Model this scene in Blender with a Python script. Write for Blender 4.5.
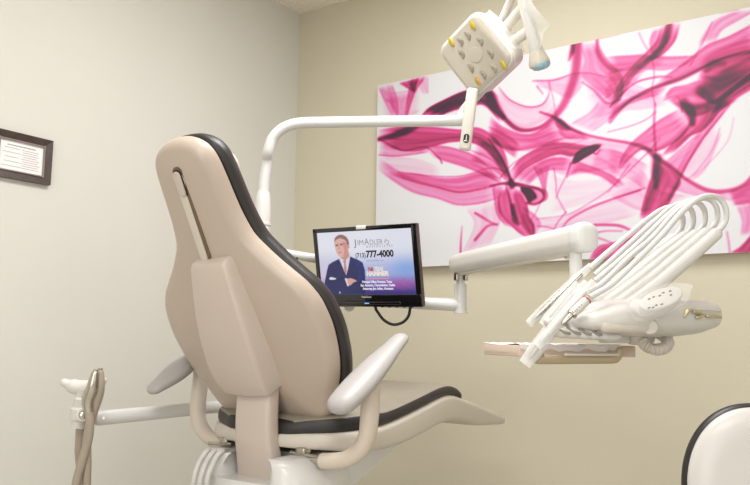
import bpy, bmesh, math, random
import numpy as np
from mathutils import Vector, Matrix

for o in list(bpy.data.objects):
    bpy.data.objects.remove(o)
S = bpy.context.scene
COL = S.collection

# ---------------------------------------------------------------- camera
cam_d = bpy.data.cameras.new('camera')
cam = bpy.data.objects.new('camera', cam_d)
COL.objects.link(cam)
cam_d.sensor_fit = 'HORIZONTAL'
cam_d.sensor_width = 36.0
cam_d.lens = 36.0 * 744.98 / 750.0
cam_d.clip_start = 0.02
YAW, PITCH, ROLL = 0.5987, 0.1225, 0.0143
fw = Vector((-math.sin(YAW) * math.cos(PITCH), math.cos(YAW) * math.cos(PITCH), math.sin(PITCH)))
rt0 = Vector((math.cos(YAW), math.sin(YAW), 0))
up0 = rt0.cross(fw)
rt = math.cos(ROLL) * rt0 + math.sin(ROLL) * up0
up = -math.sin(ROLL) * rt0 + math.cos(ROLL) * up0
cam.matrix_world = Matrix(((rt.x, up.x, -fw.x, 0), (rt.y, up.y, -fw.y, 0), (rt.z, up.z, -fw.z, 1.0), (0, 0, 0, 1)))
S.camera = cam

# ---------------------------------------------------------------- world, lights, exposure
wd = bpy.data.worlds.new('world')
S.world = wd
wd.use_nodes = True
wd.node_tree.nodes['Background'].inputs[0].default_value = (1.0, 0.98, 0.95, 1)
wd.node_tree.nodes['Background'].inputs[1].default_value = 0.3


def area(name, loc, target, sx, sy, power, col):
    l = bpy.data.lights.new(name, 'AREA')
    l.shape = 'RECTANGLE'
    l.size, l.size_y, l.energy, l.color = sx, sy, power, col
    o = bpy.data.objects.new(name, l)
    o.location = loc
    o.rotation_euler = (Vector(target) - Vector(loc)).to_track_quat('-Z', 'Y').to_euler()
    COL.objects.link(o)
    return o


area('ceiling_panel_light', (-0.95, 1.45, 2.63), (-0.95, 1.45, 0), 0.6, 1.2, 30, (0.985, 0.99, 1.0))
area('ceiling_panel_light', (-0.1, -0.6, 2.63), (-0.1, -0.6, 0), 1.2, 0.6, 20, (0.985, 0.99, 1.0))
area('window_daylight', (2.05, 0.2, 1.35), (-2.4, 1.9, 1.2), 1.8, 1.5, 13, (0.985, 0.99, 1.0))
area('added_front_fill', (-0.1, -1.9, 1.3), (-1.3, 2.0, 1.1), 2.2, 1.9, 26, (0.985, 0.99, 1.0))  # soft frontal fill added behind the camera, no doorway stands there

S.view_settings.view_transform = 'Standard'
S.view_settings.look = 'None'
S.view_settings.gamma = 1.0
S.view_settings.use_curve_mapping = False
S.view_settings.exposure = 0.42


# ---------------------------------------------------------------- materials
def srgb(c):
    return tuple(((v / 255.0) / 12.92 if v <= 10 else ((v / 255.0 + 0.055) / 1.055) ** 2.4) for v in c)


def mat(name, rgb, rough=0.5, metal=0.0, var=0.04, scale=14.0, bump=0.0, bscale=180.0, coat=0.0, alpha=1.0, spec=0.5, sheen=0.0):
    m = bpy.data.materials.new(name)
    m.use_nodes = True
    nt = m.node_tree
    b = nt.nodes['Principled BSDF']
    c = srgb(rgb)
    tc = nt.nodes.new('ShaderNodeTexCoord')
    nz = nt.nodes.new('ShaderNodeTexNoise')
    nz.inputs['Scale'].default_value = scale
    nz.inputs['Detail'].default_value = 4
    nt.links.new(tc.outputs['Object'], nz.inputs['Vector'])
    rp = nt.nodes.new('ShaderNodeValToRGB')
    rp.color_ramp.elements[0].position = 0.3
    rp.color_ramp.elements[1].position = 0.7
    rp.color_ramp.elements[0].color = (*[v * (1 - var) for v in c], 1)
    rp.color_ramp.elements[1].color = (*[min(1, v * (1 + var)) for v in c], 1)
    nt.links.new(nz.outputs['Fac'], rp.inputs['Fac'])
    nt.links.new(rp.outputs['Color'], b.inputs['Base Color'])
    b.inputs['Roughness'].default_value = rough
    b.inputs['Metallic'].default_value = metal
    b.inputs['Coat Weight'].default_value = coat
    b.inputs['Specular IOR Level'].default_value = spec
    b.inputs['Sheen Weight'].default_value = sheen
    b.inputs['Alpha'].default_value = alpha
    if bump > 0:
        n2 = nt.nodes.new('ShaderNodeTexNoise')
        n2.inputs['Scale'].default_value = bscale
        n2.inputs['Detail'].default_value = 3
        nt.links.new(tc.outputs['Object'], n2.inputs['Vector'])
        bp = nt.nodes.new('ShaderNodeBump')
        bp.inputs['Strength'].default_value = bump
        bp.inputs['Distance'].default_value = 0.002
        nt.links.new(n2.outputs['Fac'], bp.inputs['Height'])
        nt.links.new(bp.outputs['Normal'], b.inputs['Normal'])
    return m


def emit_mat(name, rgb, strength=1.0):
    m = mat(name, rgb, 0.3)
    b = m.node_tree.nodes['Principled BSDF']
    b.inputs['Base Color'].default_value = (0.01, 0.01, 0.01, 1)
    for l in list(m.node_tree.links):
        if l.to_socket == b.inputs['Base Color']:
            m.node_tree.links.remove(l)
    b.inputs['Emission Color'].default_value = (*srgb(rgb), 1)
    b.inputs['Emission Strength'].default_value = strength
    return m


def attr_mat(name, rough, emission=0.0):
    m = bpy.data.materials.new(name)
    m.use_nodes = True
    nt = m.node_tree
    b = nt.nodes['Principled BSDF']
    a = nt.nodes.new('ShaderNodeAttribute')
    a.attribute_name = 'pigment'
    b.inputs['Roughness'].default_value = rough
    if emission > 0:
        b.inputs['Base Color'].default_value = (0.01, 0.01, 0.01, 1)
        nt.links.new(a.outputs['Color'], b.inputs['Emission Color'])
        b.inputs['Emission Strength'].default_value = emission
    else:
        nt.links.new(a.outputs['Color'], b.inputs['Base Color'])
    return m


M = dict(
    wall=mat('wall_paint', (214, 213, 204), 0.75, var=0.012, scale=3, bump=0.25, bscale=260),
    wallb=mat('wall_paint_shaded', (206, 199, 177), 0.75, var=0.012, scale=3, bump=0.25, bscale=260),  # same wall paint, dimmer and yellower tone stands in for weaker light
    ceil=mat('ceiling_tile', (244, 235, 220), 0.9, var=0.12, scale=90, bump=0.9, bscale=120),
    floor=mat('vinyl_floor', (196, 190, 180), 0.4, var=0.1, scale=6),
    base=mat('baseboard_vinyl', (96, 84, 72), 0.5),
    shell=mat('taupe_plastic', (189, 173, 159), 0.32, var=0.01, spec=0.5),
    shell2=mat('taupe_plastic_lit', (201, 187, 176), 0.3, var=0.01),  # same taupe, made paler to stand in for light on the spine cover
    cream=mat('cream_plastic', (208, 200, 188), 0.35, var=0.01),
    arm=mat('armrest_urethane', (176, 172, 170), 0.42, var=0.01),
    armpost=mat('armrest_post_plastic', (214, 201, 186), 0.4, var=0.01),
    char=mat('charcoal_upholstery', (40, 37, 36), 0.42, var=0.08, scale=30, bump=0.15),
    seat=mat('grey_tan_upholstery', (150, 142, 126), 0.5, var=0.04, scale=20, bump=0.15),
    white=mat('white_enamel', (218, 217, 214), 0.28, var=0.008, coat=0.2),
    whitew=mat('warm_white_plastic', (214, 211, 205), 0.33, var=0.01),
    offw=mat('cream_white_plastic', (212, 206, 194), 0.35, var=0.01),
    hose=mat('white_silicone_tubing', (214, 212, 209), 0.4, var=0.01),
    ghose=mat('grey_tan_tubing', (168, 156, 140), 0.45, var=0.03),
    steel=mat('brushed_steel', (196, 190, 180), 0.25, 1.0, var=0.05),
    brass=mat('satin_brass_fitting', (206, 196, 164), 0.3, 0.7, var=0.05),
    groove=mat('groove_dark_tan_plastic', (110, 92, 74), 0.5),
    gap=mat('grey_gap_shade', (150, 142, 130), 0.5),
    dark=mat('black_rubber', (30, 28, 27), 0.45),
    bezel=mat('glossy_black_plastic', (16, 15, 17), 0.12, var=0.02, coat=0.6),
    bezside=mat('monitor_side_plastic', (92, 70, 72), 0.25, var=0.03),
    frame=mat('dark_wood_frame', (72, 60, 56), 0.35, var=0.2, scale=40),
    frame2=mat('frame_inner_lip', (140, 126, 120), 0.4, var=0.1),
    paper=mat('white_paper', (240, 238, 236), 0.7, var=0.01),
    ink=mat('grey_print', (176, 172, 170), 0.8),
    yellow=mat('yellow_led_lens', (190, 164, 44), 0.2, var=0.2, scale=60),
    amber=mat('amber_led_lens', (186, 146, 70), 0.2, var=0.2, scale=60),
    greyl=mat('grey_led_reflector', (150, 142, 128), 0.3, 0.0, var=0.2, scale=60),
    lens=mat('pale_lens_plate', (190, 181, 166), 0.2, var=0.02, coat=0.4),
    blue=mat('blue_sensor_lens', (150, 186, 200), 0.15, var=0.3, scale=90),
    red=mat('red_band', (178, 70, 66), 0.4),
    tanp=mat('tan_plastic', (186, 168, 138), 0.4, var=0.03),
    tray=mat('tray_plastic', (222, 200, 184), 0.4, var=0.02),
    clothp=mat('tray_liner_paper', (238, 232, 226), 0.7, var=0.02, bump=0.4, bscale=60),
    film=mat('clear_film', (244, 244, 242), 0.15, var=0.01, alpha=0.42),
    film2=mat('thin_clear_film', (240, 240, 236), 0.12, var=0.01, alpha=0.22),
    film3=mat('lamp_clear_film', (236, 236, 232), 0.12, var=0.01, alpha=0.38),
    greyplate=mat('frosted_grey_disc', (186, 178, 164), 0.3, var=0.03),
    stool=mat('stool_shell_plastic', (204, 201, 196), 0.3, var=0.01),
    canvas_side=mat('canvas_edge', (205, 190, 178), 0.7),
)


# ---------------------------------------------------------------- geometry helpers
def V3(p):
    return Vector((float(p[0]), float(p[1]), float(p[2])))


class G:
    def __init__(s):
        s.v, s.f, s.mi = [], [], []

    def add(s, v, f, mi=0):
        n = len(s.v)
        s.v += [V3(p) for p in v]
        s.f += [tuple(i + n for i in q) for q in f]
        s.mi += [mi] * len(f)
        return s

    def loft(s, rings, caps=True, mi=0):
        n = len(rings[0])
        v = [p for r in rings for p in r]
        f = []
        for k in range(len(rings) - 1):
            for i in range(n):
                j = (i + 1) % n
                f.append((k * n + i, k * n + j, (k + 1) * n + j, (k + 1) * n + i))
        if caps:
            f.append(tuple(reversed(range(n))))
            f.append(tuple((len(rings) - 1) * n + i for i in range(n)))
        return s.add(v, f, mi)

    def tube(s, pts, rad, n=14, ell=None, upv=None, cap='flat', mi=0):
        P = [V3(p) for p in pts]
        R = list(rad) if hasattr(rad, '__len__') else [rad] * len(P)
        T = []
        for i in range(len(P)):
            a = P[max(0, i - 1)]
            b = P[min(len(P) - 1, i + 1)]
            T.append((b - a).normalized())
        u = Vector(upv) if upv is not None else (Vector((0, 0, 1)) if abs(T[0].z) < 0.9 else Vector((1, 0, 0)))
        u = (u - T[0] * u.dot(T[0])).normalized()
        rings = []

        def ring(c, t, u, r):
            w = t.cross(u)
            ea, eb = ell if ell else (1, 1)
            return [c + (w * math.cos(2 * math.pi * k / n) * ea + u * math.sin(2 * math.pi * k / n) * eb) * r for k in range(n)]
        U = []
        for i in range(len(P)):
            u = (u - T[i] * u.dot(T[i])).normalized()
            U.append(u.copy())
        if cap == 'round':
            for a in (80, 60, 40, 20):
                q = math.radians(a)
                rings.append(ring(P[0] - T[0] * R[0] * math.sin(q), T[0], U[0], R[0] * math.cos(q)))
        for i in range(len(P)):
            rings.append(ring(P[i], T[i], U[i], R[i]))
        if cap == 'round':
            for a in (20, 40, 60, 80):
                q = math.radians(a)
                rings.append(ring(P[-1] + T[-1] * R[-1] * math.sin(q), T[-1], U[-1], R[-1] * math.cos(q)))
        return s.loft(rings, True, mi)

    def lathe(s, prof, org, axis, n=24, mi=0):
        a = Vector(axis).normalized()
        u = a.orthogonal().normalized()
        w = a.cross(u)
        o = V3(org)
        rings = [[o + a * h + (u * math.cos(2 * math.pi * k / n) + w * math.sin(2 * math.pi * k / n)) * max(r, 1e-4) for k in range(n)] for r, h in prof]
        return s.loft(rings, True, mi)

    def box(s, c, sx, sy, sz, ax=None, bev=0.0, mi=0):
        """c = centre, full sizes, ax = three unit axes"""
        ax = ax or (Vector((1, 0, 0)), Vector((0, 1, 0)), Vector((0, 0, 1)))
        bm = bmesh.new()
        bmesh.ops.create_cube(bm, size=1.0)
        for v in bm.verts:
            v.co = Vector((v.co.x * sx, v.co.y * sy, v.co.z * sz))
        if bev > 0:
            bmesh.ops.bevel(bm, geom=bm.edges[:], offset=min(bev, 0.49 * min(sx, sy, sz)), segments=3, profile=0.5, affect='EDGES')
        bm.verts.index_update()
        c = V3(c)
        vs = [c + Vector(ax[0]) * v.co.x + Vector(ax[1]) * v.co.y + Vector(ax[2]) * v.co.z for v in bm.verts]
        fs = [tuple(v.index for v in f.verts) for f in bm.faces]
        bm.free()
        return s.add(vs, fs, mi)

    def prism(s, outline, org, ax, ay, d0, d1, bev=0.0, mi=0):
        """closed 2-D outline in (ax, ay), extruded along ax x ay from d0 to d1, far edge rounded"""
        o, ax, ay = V3(org), Vector(ax), Vector(ay)
        nn = ax.cross(ay).normalized()
        n = len(outline)
        A = sum(outline[i][0] * outline[(i + 1) % n][1] - outline[(i + 1) % n][0] * outline[i][1] for i in range(n))
        if A < 0:
            outline = outline[::-1]

        def inset(dd):
            r = []
            for i in range(n):
                p0, p1, p2 = (np.array(outline[(i + k) % n], float) for k in (-1, 0, 1))
                e0 = (p1 - p0) / (np.linalg.norm(p1 - p0) + 1e-9)
                e1 = (p2 - p1) / (np.linalg.norm(p2 - p1) + 1e-9)
                m = np.array([-(e0 + e1)[1], (e0 + e1)[0]])
                m /= np.linalg.norm(m) + 1e-9
                r.append(p1 + m * dd / max(0.4, float(m @ np.array([-e0[1], e0[0]]))))
            return r
        sg = 1 if d1 > d0 else -1
        seq = [(0, d0)]
        if bev > 0:
            for k in range(5):
                q = k / 4 * math.pi / 2
                seq.append((bev * (1 - math.cos(q)), d1 - sg * bev * (1 - math.sin(q))))
        else:
            seq.append((0, d1))
        rings = [[o + ax * p[0] + ay * p[1] + nn * h for p in inset(i)] for i, h in seq]
        return s.loft(rings, True, mi)


def cr(pts, per=8):
    """Catmull-Rom through the points"""
    P = [np.array(p, float) for p in pts]
    P = [2 * P[0] - P[1]] + P + [2 * P[-1] - P[-2]]
    out = []
    for i in range(1, len(P) - 2):
        for k in range(per):
            t = k / per
            a, b, c, d = P[i - 1:i + 3]
            out.append(0.5 * ((2 * b) + (-a + c) * t + (2 * a - 5 * b + 4 * c - d) * t * t + (-a + 3 * b - 3 * c + d) * t ** 3))
    out.append(P[-2])
    return out


def rrect(w, h, r, n=6):
    out = []
    for cx, cy, a0 in ((w / 2 - r, h / 2 - r, 0), (-w / 2 + r, h / 2 - r, 90), (-w / 2 + r, -h / 2 + r, 180), (w / 2 - r, -h / 2 + r, 270)):
        for k in range(n + 1):
            a = math.radians(a0 + 90 * k / n)
            out.append((cx + r * math.cos(a), cy + r * math.sin(a)))
    return out


def ellipse(a, b, n=32):
    return [(a * math.cos(2 * math.pi * k / n), b * math.sin(2 * math.pi * k / n)) for k in range(n)]


WORLD = {}


def thing(name, label, cat, loc, group=None):
    o = bpy.data.objects.new(name, None)
    o.empty_display_size = 0.05
    o.location = loc
    COL.objects.link(o)
    o['label'], o['category'] = label, cat
    if group:
        o['group'] = group
    WORLD[o] = V3(loc)
    return o


def obj(name, g, m, parent=None, smooth=38, label=None, choose=None, loc=None):
    org = WORLD[parent] if parent is not None else (V3(loc) if loc is not None else Vector((0, 0, 0)))
    me = bpy.data.meshes.new(name)
    me.from_pydata([tuple(p - org) for p in g.v], [], g.f)
    ms = m if isinstance(m, (list, tuple)) else [m]
    for x in ms:
        me.materials.append(x)
    bm = bmesh.new()
    bm.from_mesh(me)
    bm.faces.ensure_lookup_table()
    for i, mi in enumerate(g.mi):
        bm.faces[i].material_index = mi
    bmesh.ops.remove_doubles(bm, verts=bm.verts, dist=1e-6)
    bmesh.ops.recalc_face_normals(bm, faces=bm.faces)
    if choose:
        bm.normal_update()
        for f in bm.faces:
            f.material_index = choose(f)
    bm.to_mesh(me)
    bm.free()
    if smooth:
        me.shade_smooth()
        me.set_sharp_from_angle(angle=math.radians(smooth))
    o = bpy.data.objects.new(name, me)
    COL.objects.link(o)
    if parent is not None:
        o.parent = parent
    elif loc is not None:
        o.location = loc
    WORLD[o] = org
    if label:
        o['label'] = label
    return o


def tag(o, label, cat, group=None):
    o['label'], o['category'] = label, cat
    if group:
        o['group'] = group
    return o


def struct(name, g, m):
    o = obj(name, g, m, smooth=0)
    o['kind'] = 'structure'
    return o


def shield(g, half, org, ax, av, an, base, T, R, Tf, Rf, cx=0.0, bow=0.0, mi=0, nt=36, nv=72, bulge=0.0):
    """cushion / shell with the half-width outline half = [(v, w)...]; both faces rounded at the rim"""
    hv = np.array([p[0] for p in half])
    hw = np.array([p[1] for p in half])
    v0, v1 = hv[0], hv[-1]
    vs = np.array([v0 + (v1 - v0) * 0.5 * (1 - math.cos(math.pi * i / nv)) for i in range(nv + 1)])
    ws = np.interp(vs, hv, hw)
    seg = np.concatenate([np.stack([hw, hv], 1), np.stack([-hw, hv], 1)[::-1]])
    seg2 = np.roll(seg, -1, axis=0)
    ts = [math.sin(math.pi / 2 * (2 * j / nt - 1)) for j in range(nt + 1)]
    o, ax, av, an = V3(org), Vector(ax), Vector(av), Vector(an)

    def dist(x, v):
        p = np.array([x, v])
        d = seg2 - seg
        L = (d * d).sum(1) + 1e-12
        t = np.clip(((p - seg) * d).sum(1) / L, 0, 1)
        q = seg + d * t[:, None]
        return float(np.sqrt(((p - q) ** 2).sum(1)).min())
    E = [[dist(t * w, v) for t in ts] for v, w in zip(vs, ws)]
    for sgn, TT, RR in ((1, T, R), (-1, Tf, Rf)):
        vv, ff = [], []
        for i, (v, w) in enumerate(zip(vs, ws)):
            for j, t in enumerate(ts):
                k = 1 - min(E[i][j] / RR, 1)
                d = base + sgn * TT * math.sqrt(max(0, 1 - k * k))
                if sgn > 0:
                    d += bulge * (1 - (1 - min(E[i][j] / 0.2, 1)) ** 2)
                vv.append(o + ax * (cx + t * w) + av * v + an * d)
        n = nt + 1
        for i in range(nv):
            for j in range(nt):
                q = (i * n + j, i * n + j + 1, (i + 1) * n + j + 1, (i + 1) * n + j)
                ff.append(q if sgn < 0 else q[::-1])
        g.add(vv, ff, mi)
    return g


def text_mesh(name, body, size, org, ax, ay, m, parent, align='LEFT', bold=0.0, width=None, shear=0.0):
    """flat lettering, converted to a mesh"""
    c = bpy.data.curves.new(name, 'FONT')
    c.body = body
    c.size = size
    c.align_x = align
    c.offset = bold
    c.shear = shear
    c.resolution_u = 3
    t = bpy.data.objects.new(name + '_src', c)
    COL.objects.link(t)
    bpy.context.view_layer.update()
    dg = bpy.context.evaluated_depsgraph_get()
    me = bpy.data.meshes.new_from_object(t.evaluated_get(dg))
    bpy.data.objects.remove(t)
    xs = [v.co.x for v in me.vertices]
    k = width / (max(xs) - min(xs)) if width else 1.0
    ax, ay, org = Vector(ax), Vector(ay), V3(org) - WORLD[parent]
    for v in me.vertices:
        v.co = org + ax * v.co.x * k + ay * v.co.y
    me.materials.clear()
    me.materials.append(m)
    o = bpy.data.objects.new(name, me)
    COL.objects.link(o)
    o.parent = parent
    WORLD[o] = WORLD[parent]
    return o


# ---------------------------------------------------------------- room
XL, YB, ZC = -2.4375, 2.845, 2.656
XR, YF = 2.25, -2.1
struct('wall_left', G().box((XL - 0.05, (YF + YB) / 2, ZC / 2), 0.1, YB - YF + 0.2, ZC), M['wall'])
struct('wall_back', G().box(((XL + XR) / 2, YB + 0.05, ZC / 2), XR - XL, 0.1, ZC), M['wallb'])
struct('wall_right', G().box((XR + 0.05, (YF + YB) / 2, ZC / 2), 0.1, YB - YF + 0.2, ZC), M['wall'])
struct('wall_front', G().box(((XL + XR) / 2, YF - 0.05, ZC / 2), XR - XL, 0.1, ZC), M['wall'])
struct('floor', G().box(((XL + XR) / 2, (YF + YB) / 2, -0.05), XR - XL + 0.2, YB - YF + 0.2, 0.1), M['floor'])
struct('ceiling', G().box(((XL + XR) / 2, (YF + YB) / 2, ZC + 0.05), XR - XL + 0.2, YB - YF + 0.2, 0.1), M['ceil'])
struct('baseboard_left', G().box((XL + 0.006, (YF + YB) / 2, 0.05), 0.012, YB - YF, 0.1), M['base'])
struct('baseboard_back', G().box(((XL + XR) / 2 + 0.006, YB - 0.006, 0.05), XR - XL - 0.012, 0.012, 0.1), M['base'])

# ---------------------------------------------------------------- canvas print on the back wall
CX0, CX1, CZ0, CZ1, CY = -1.911, -0.10, 1.2965, 2.1635, 2.805


def ribbon_field(H, W, strokes, fx, fz):
    D = np.zeros((H, W))
    rng = np.random.RandomState(4)
    for st in strokes:
        L = np.zeros((H, W))
        if st[0] == 'r':
            _, A, B, base, ea, eb = st
            A, B = np.array(cr(A, 10)), np.array(cr(B, 10))

            def res(P, n):
                s = np.concatenate([[0], np.cumsum(np.hypot(*np.diff(P, axis=0).T))])
                q = np.linspace(0, s[-1], n)
                return np.stack([np.interp(q, s, P[:, 0]), np.interp(q, s, P[:, 1])], 1)
            n = 700
            A, B = res(A, n), res(B, n)
            m = 160
            s = np.linspace(0, 1, m)
            ph = rng.rand(6) * 6.28
            tt = np.linspace(0, 1, n)
            P = A[:, None, :] * (1 - s)[None, :, None] + B[:, None, :] * s[None, :, None]
            wob = s[None, :] + 0.06 * np.sin(5 * tt + ph[4])[:, None]
            streak = 1 + 0.16 * np.sin(13 * wob + 3 * tt[:, None] + ph[0]) + 0.12 * np.sin(29 * wob - 4 * tt[:, None] + ph[1]) + 0.07 * np.sin(61 * wob + ph[2])
            prof = base * streak * (0.75 + 0.35 * np.abs(2 * s[None, :] - 1)) + 1.5 * ea * np.exp(-s[None, :] / 0.05) + 1.5 * eb * np.exp(-(1 - s[None, :]) / 0.05)
            for _ in range(4):
                c0, c1, am, wd_ = rng.rand(), rng.rand(), 0.25 + 0.5 * rng.rand(), 0.012 + 0.03 * rng.rand()
                pos = c0 + (c1 - c0) * tt + 0.08 * np.sin(4 * tt + 6 * c0)
                dq = s[None, :] - pos[:, None]
                prof = prof + base * am * np.where(dq > 0, np.exp(-dq / (wd_ * 4)), np.exp(dq / wd_))
            prof = prof * np.minimum(1, np.minimum(s, 1 - s) / 0.03 + 0.2)[None, :]
            ends = np.minimum(1, np.minimum(tt, 1 - tt) / 0.14 + 0.05)
            prof = prof * ends[:, None]
            ix = np.round((P[..., 0] - CX0) * fx).astype(int).ravel()
            iz = np.round((P[..., 1] - CZ0) * fz).astype(int).ravel()
            ok = (ix >= 0) & (ix < W) & (iz >= 0) & (iz < H)
            np.maximum.at(L, (iz[ok], ix[ok]), prof.ravel()[ok])
            # close pin-holes left by the sampling
            for _ in range(1):
                Z = L == 0
                nb = np.maximum.reduce([np.roll(L, 1, 0), np.roll(L, -1, 0), np.roll(L, 1, 1), np.roll(L, -1, 1)])
                cnt = sum((np.roll(L, k, a) > 0).astype(int) for a in (0, 1) for k in (1, -1))
                L = np.where(Z & (cnt >= 3), nb, L)
            for a in (0, 1):
                L = 0.25 * np.roll(L, 1, a) + 0.5 * L + 0.25 * np.roll(L, -1, a)
        else:
            _, P, wid, den = st
            P = np.array(cr(P, 24))
            w = np.interp(np.linspace(0, 1, len(P)), np.linspace(0, 1, len(wid)), wid)
            d = np.interp(np.linspace(0, 1, len(P)), np.linspace(0, 1, len(den)), den)
            for (x, z), ww, dd in zip(P, w, d):
                r = int(ww * fx * 1.6) + 2
                cx, cz = (x - CX0) * fx, (z - CZ0) * fz
                x0, x1, z0, z1 = max(0, int(cx) - r), min(W, int(cx) + r + 2), max(0, int(cz) - r), min(H, int(cz) + r + 2)
                if x0 >= x1 or z0 >= z1:
                    continue
                yy, xx = np.mgrid[z0:z1, x0:x1]
                q = ((xx - cx) ** 2 + (yy - cz) ** 2) / (max(0.7, ww * fx * 0.5) ** 2)
                L[z0:z1, x0:x1] = np.maximum(L[z0:z1, x0:x1], dd * np.exp(-q ** 1.5))
        D += L
    K = np.array([0.25, 0.5, 0.25])
    for a in (0, 1):
        D = K[0] * np.roll(D, 1, a) + K[1] * D + K[2] * np.roll(D, -1, a)
    return D


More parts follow.
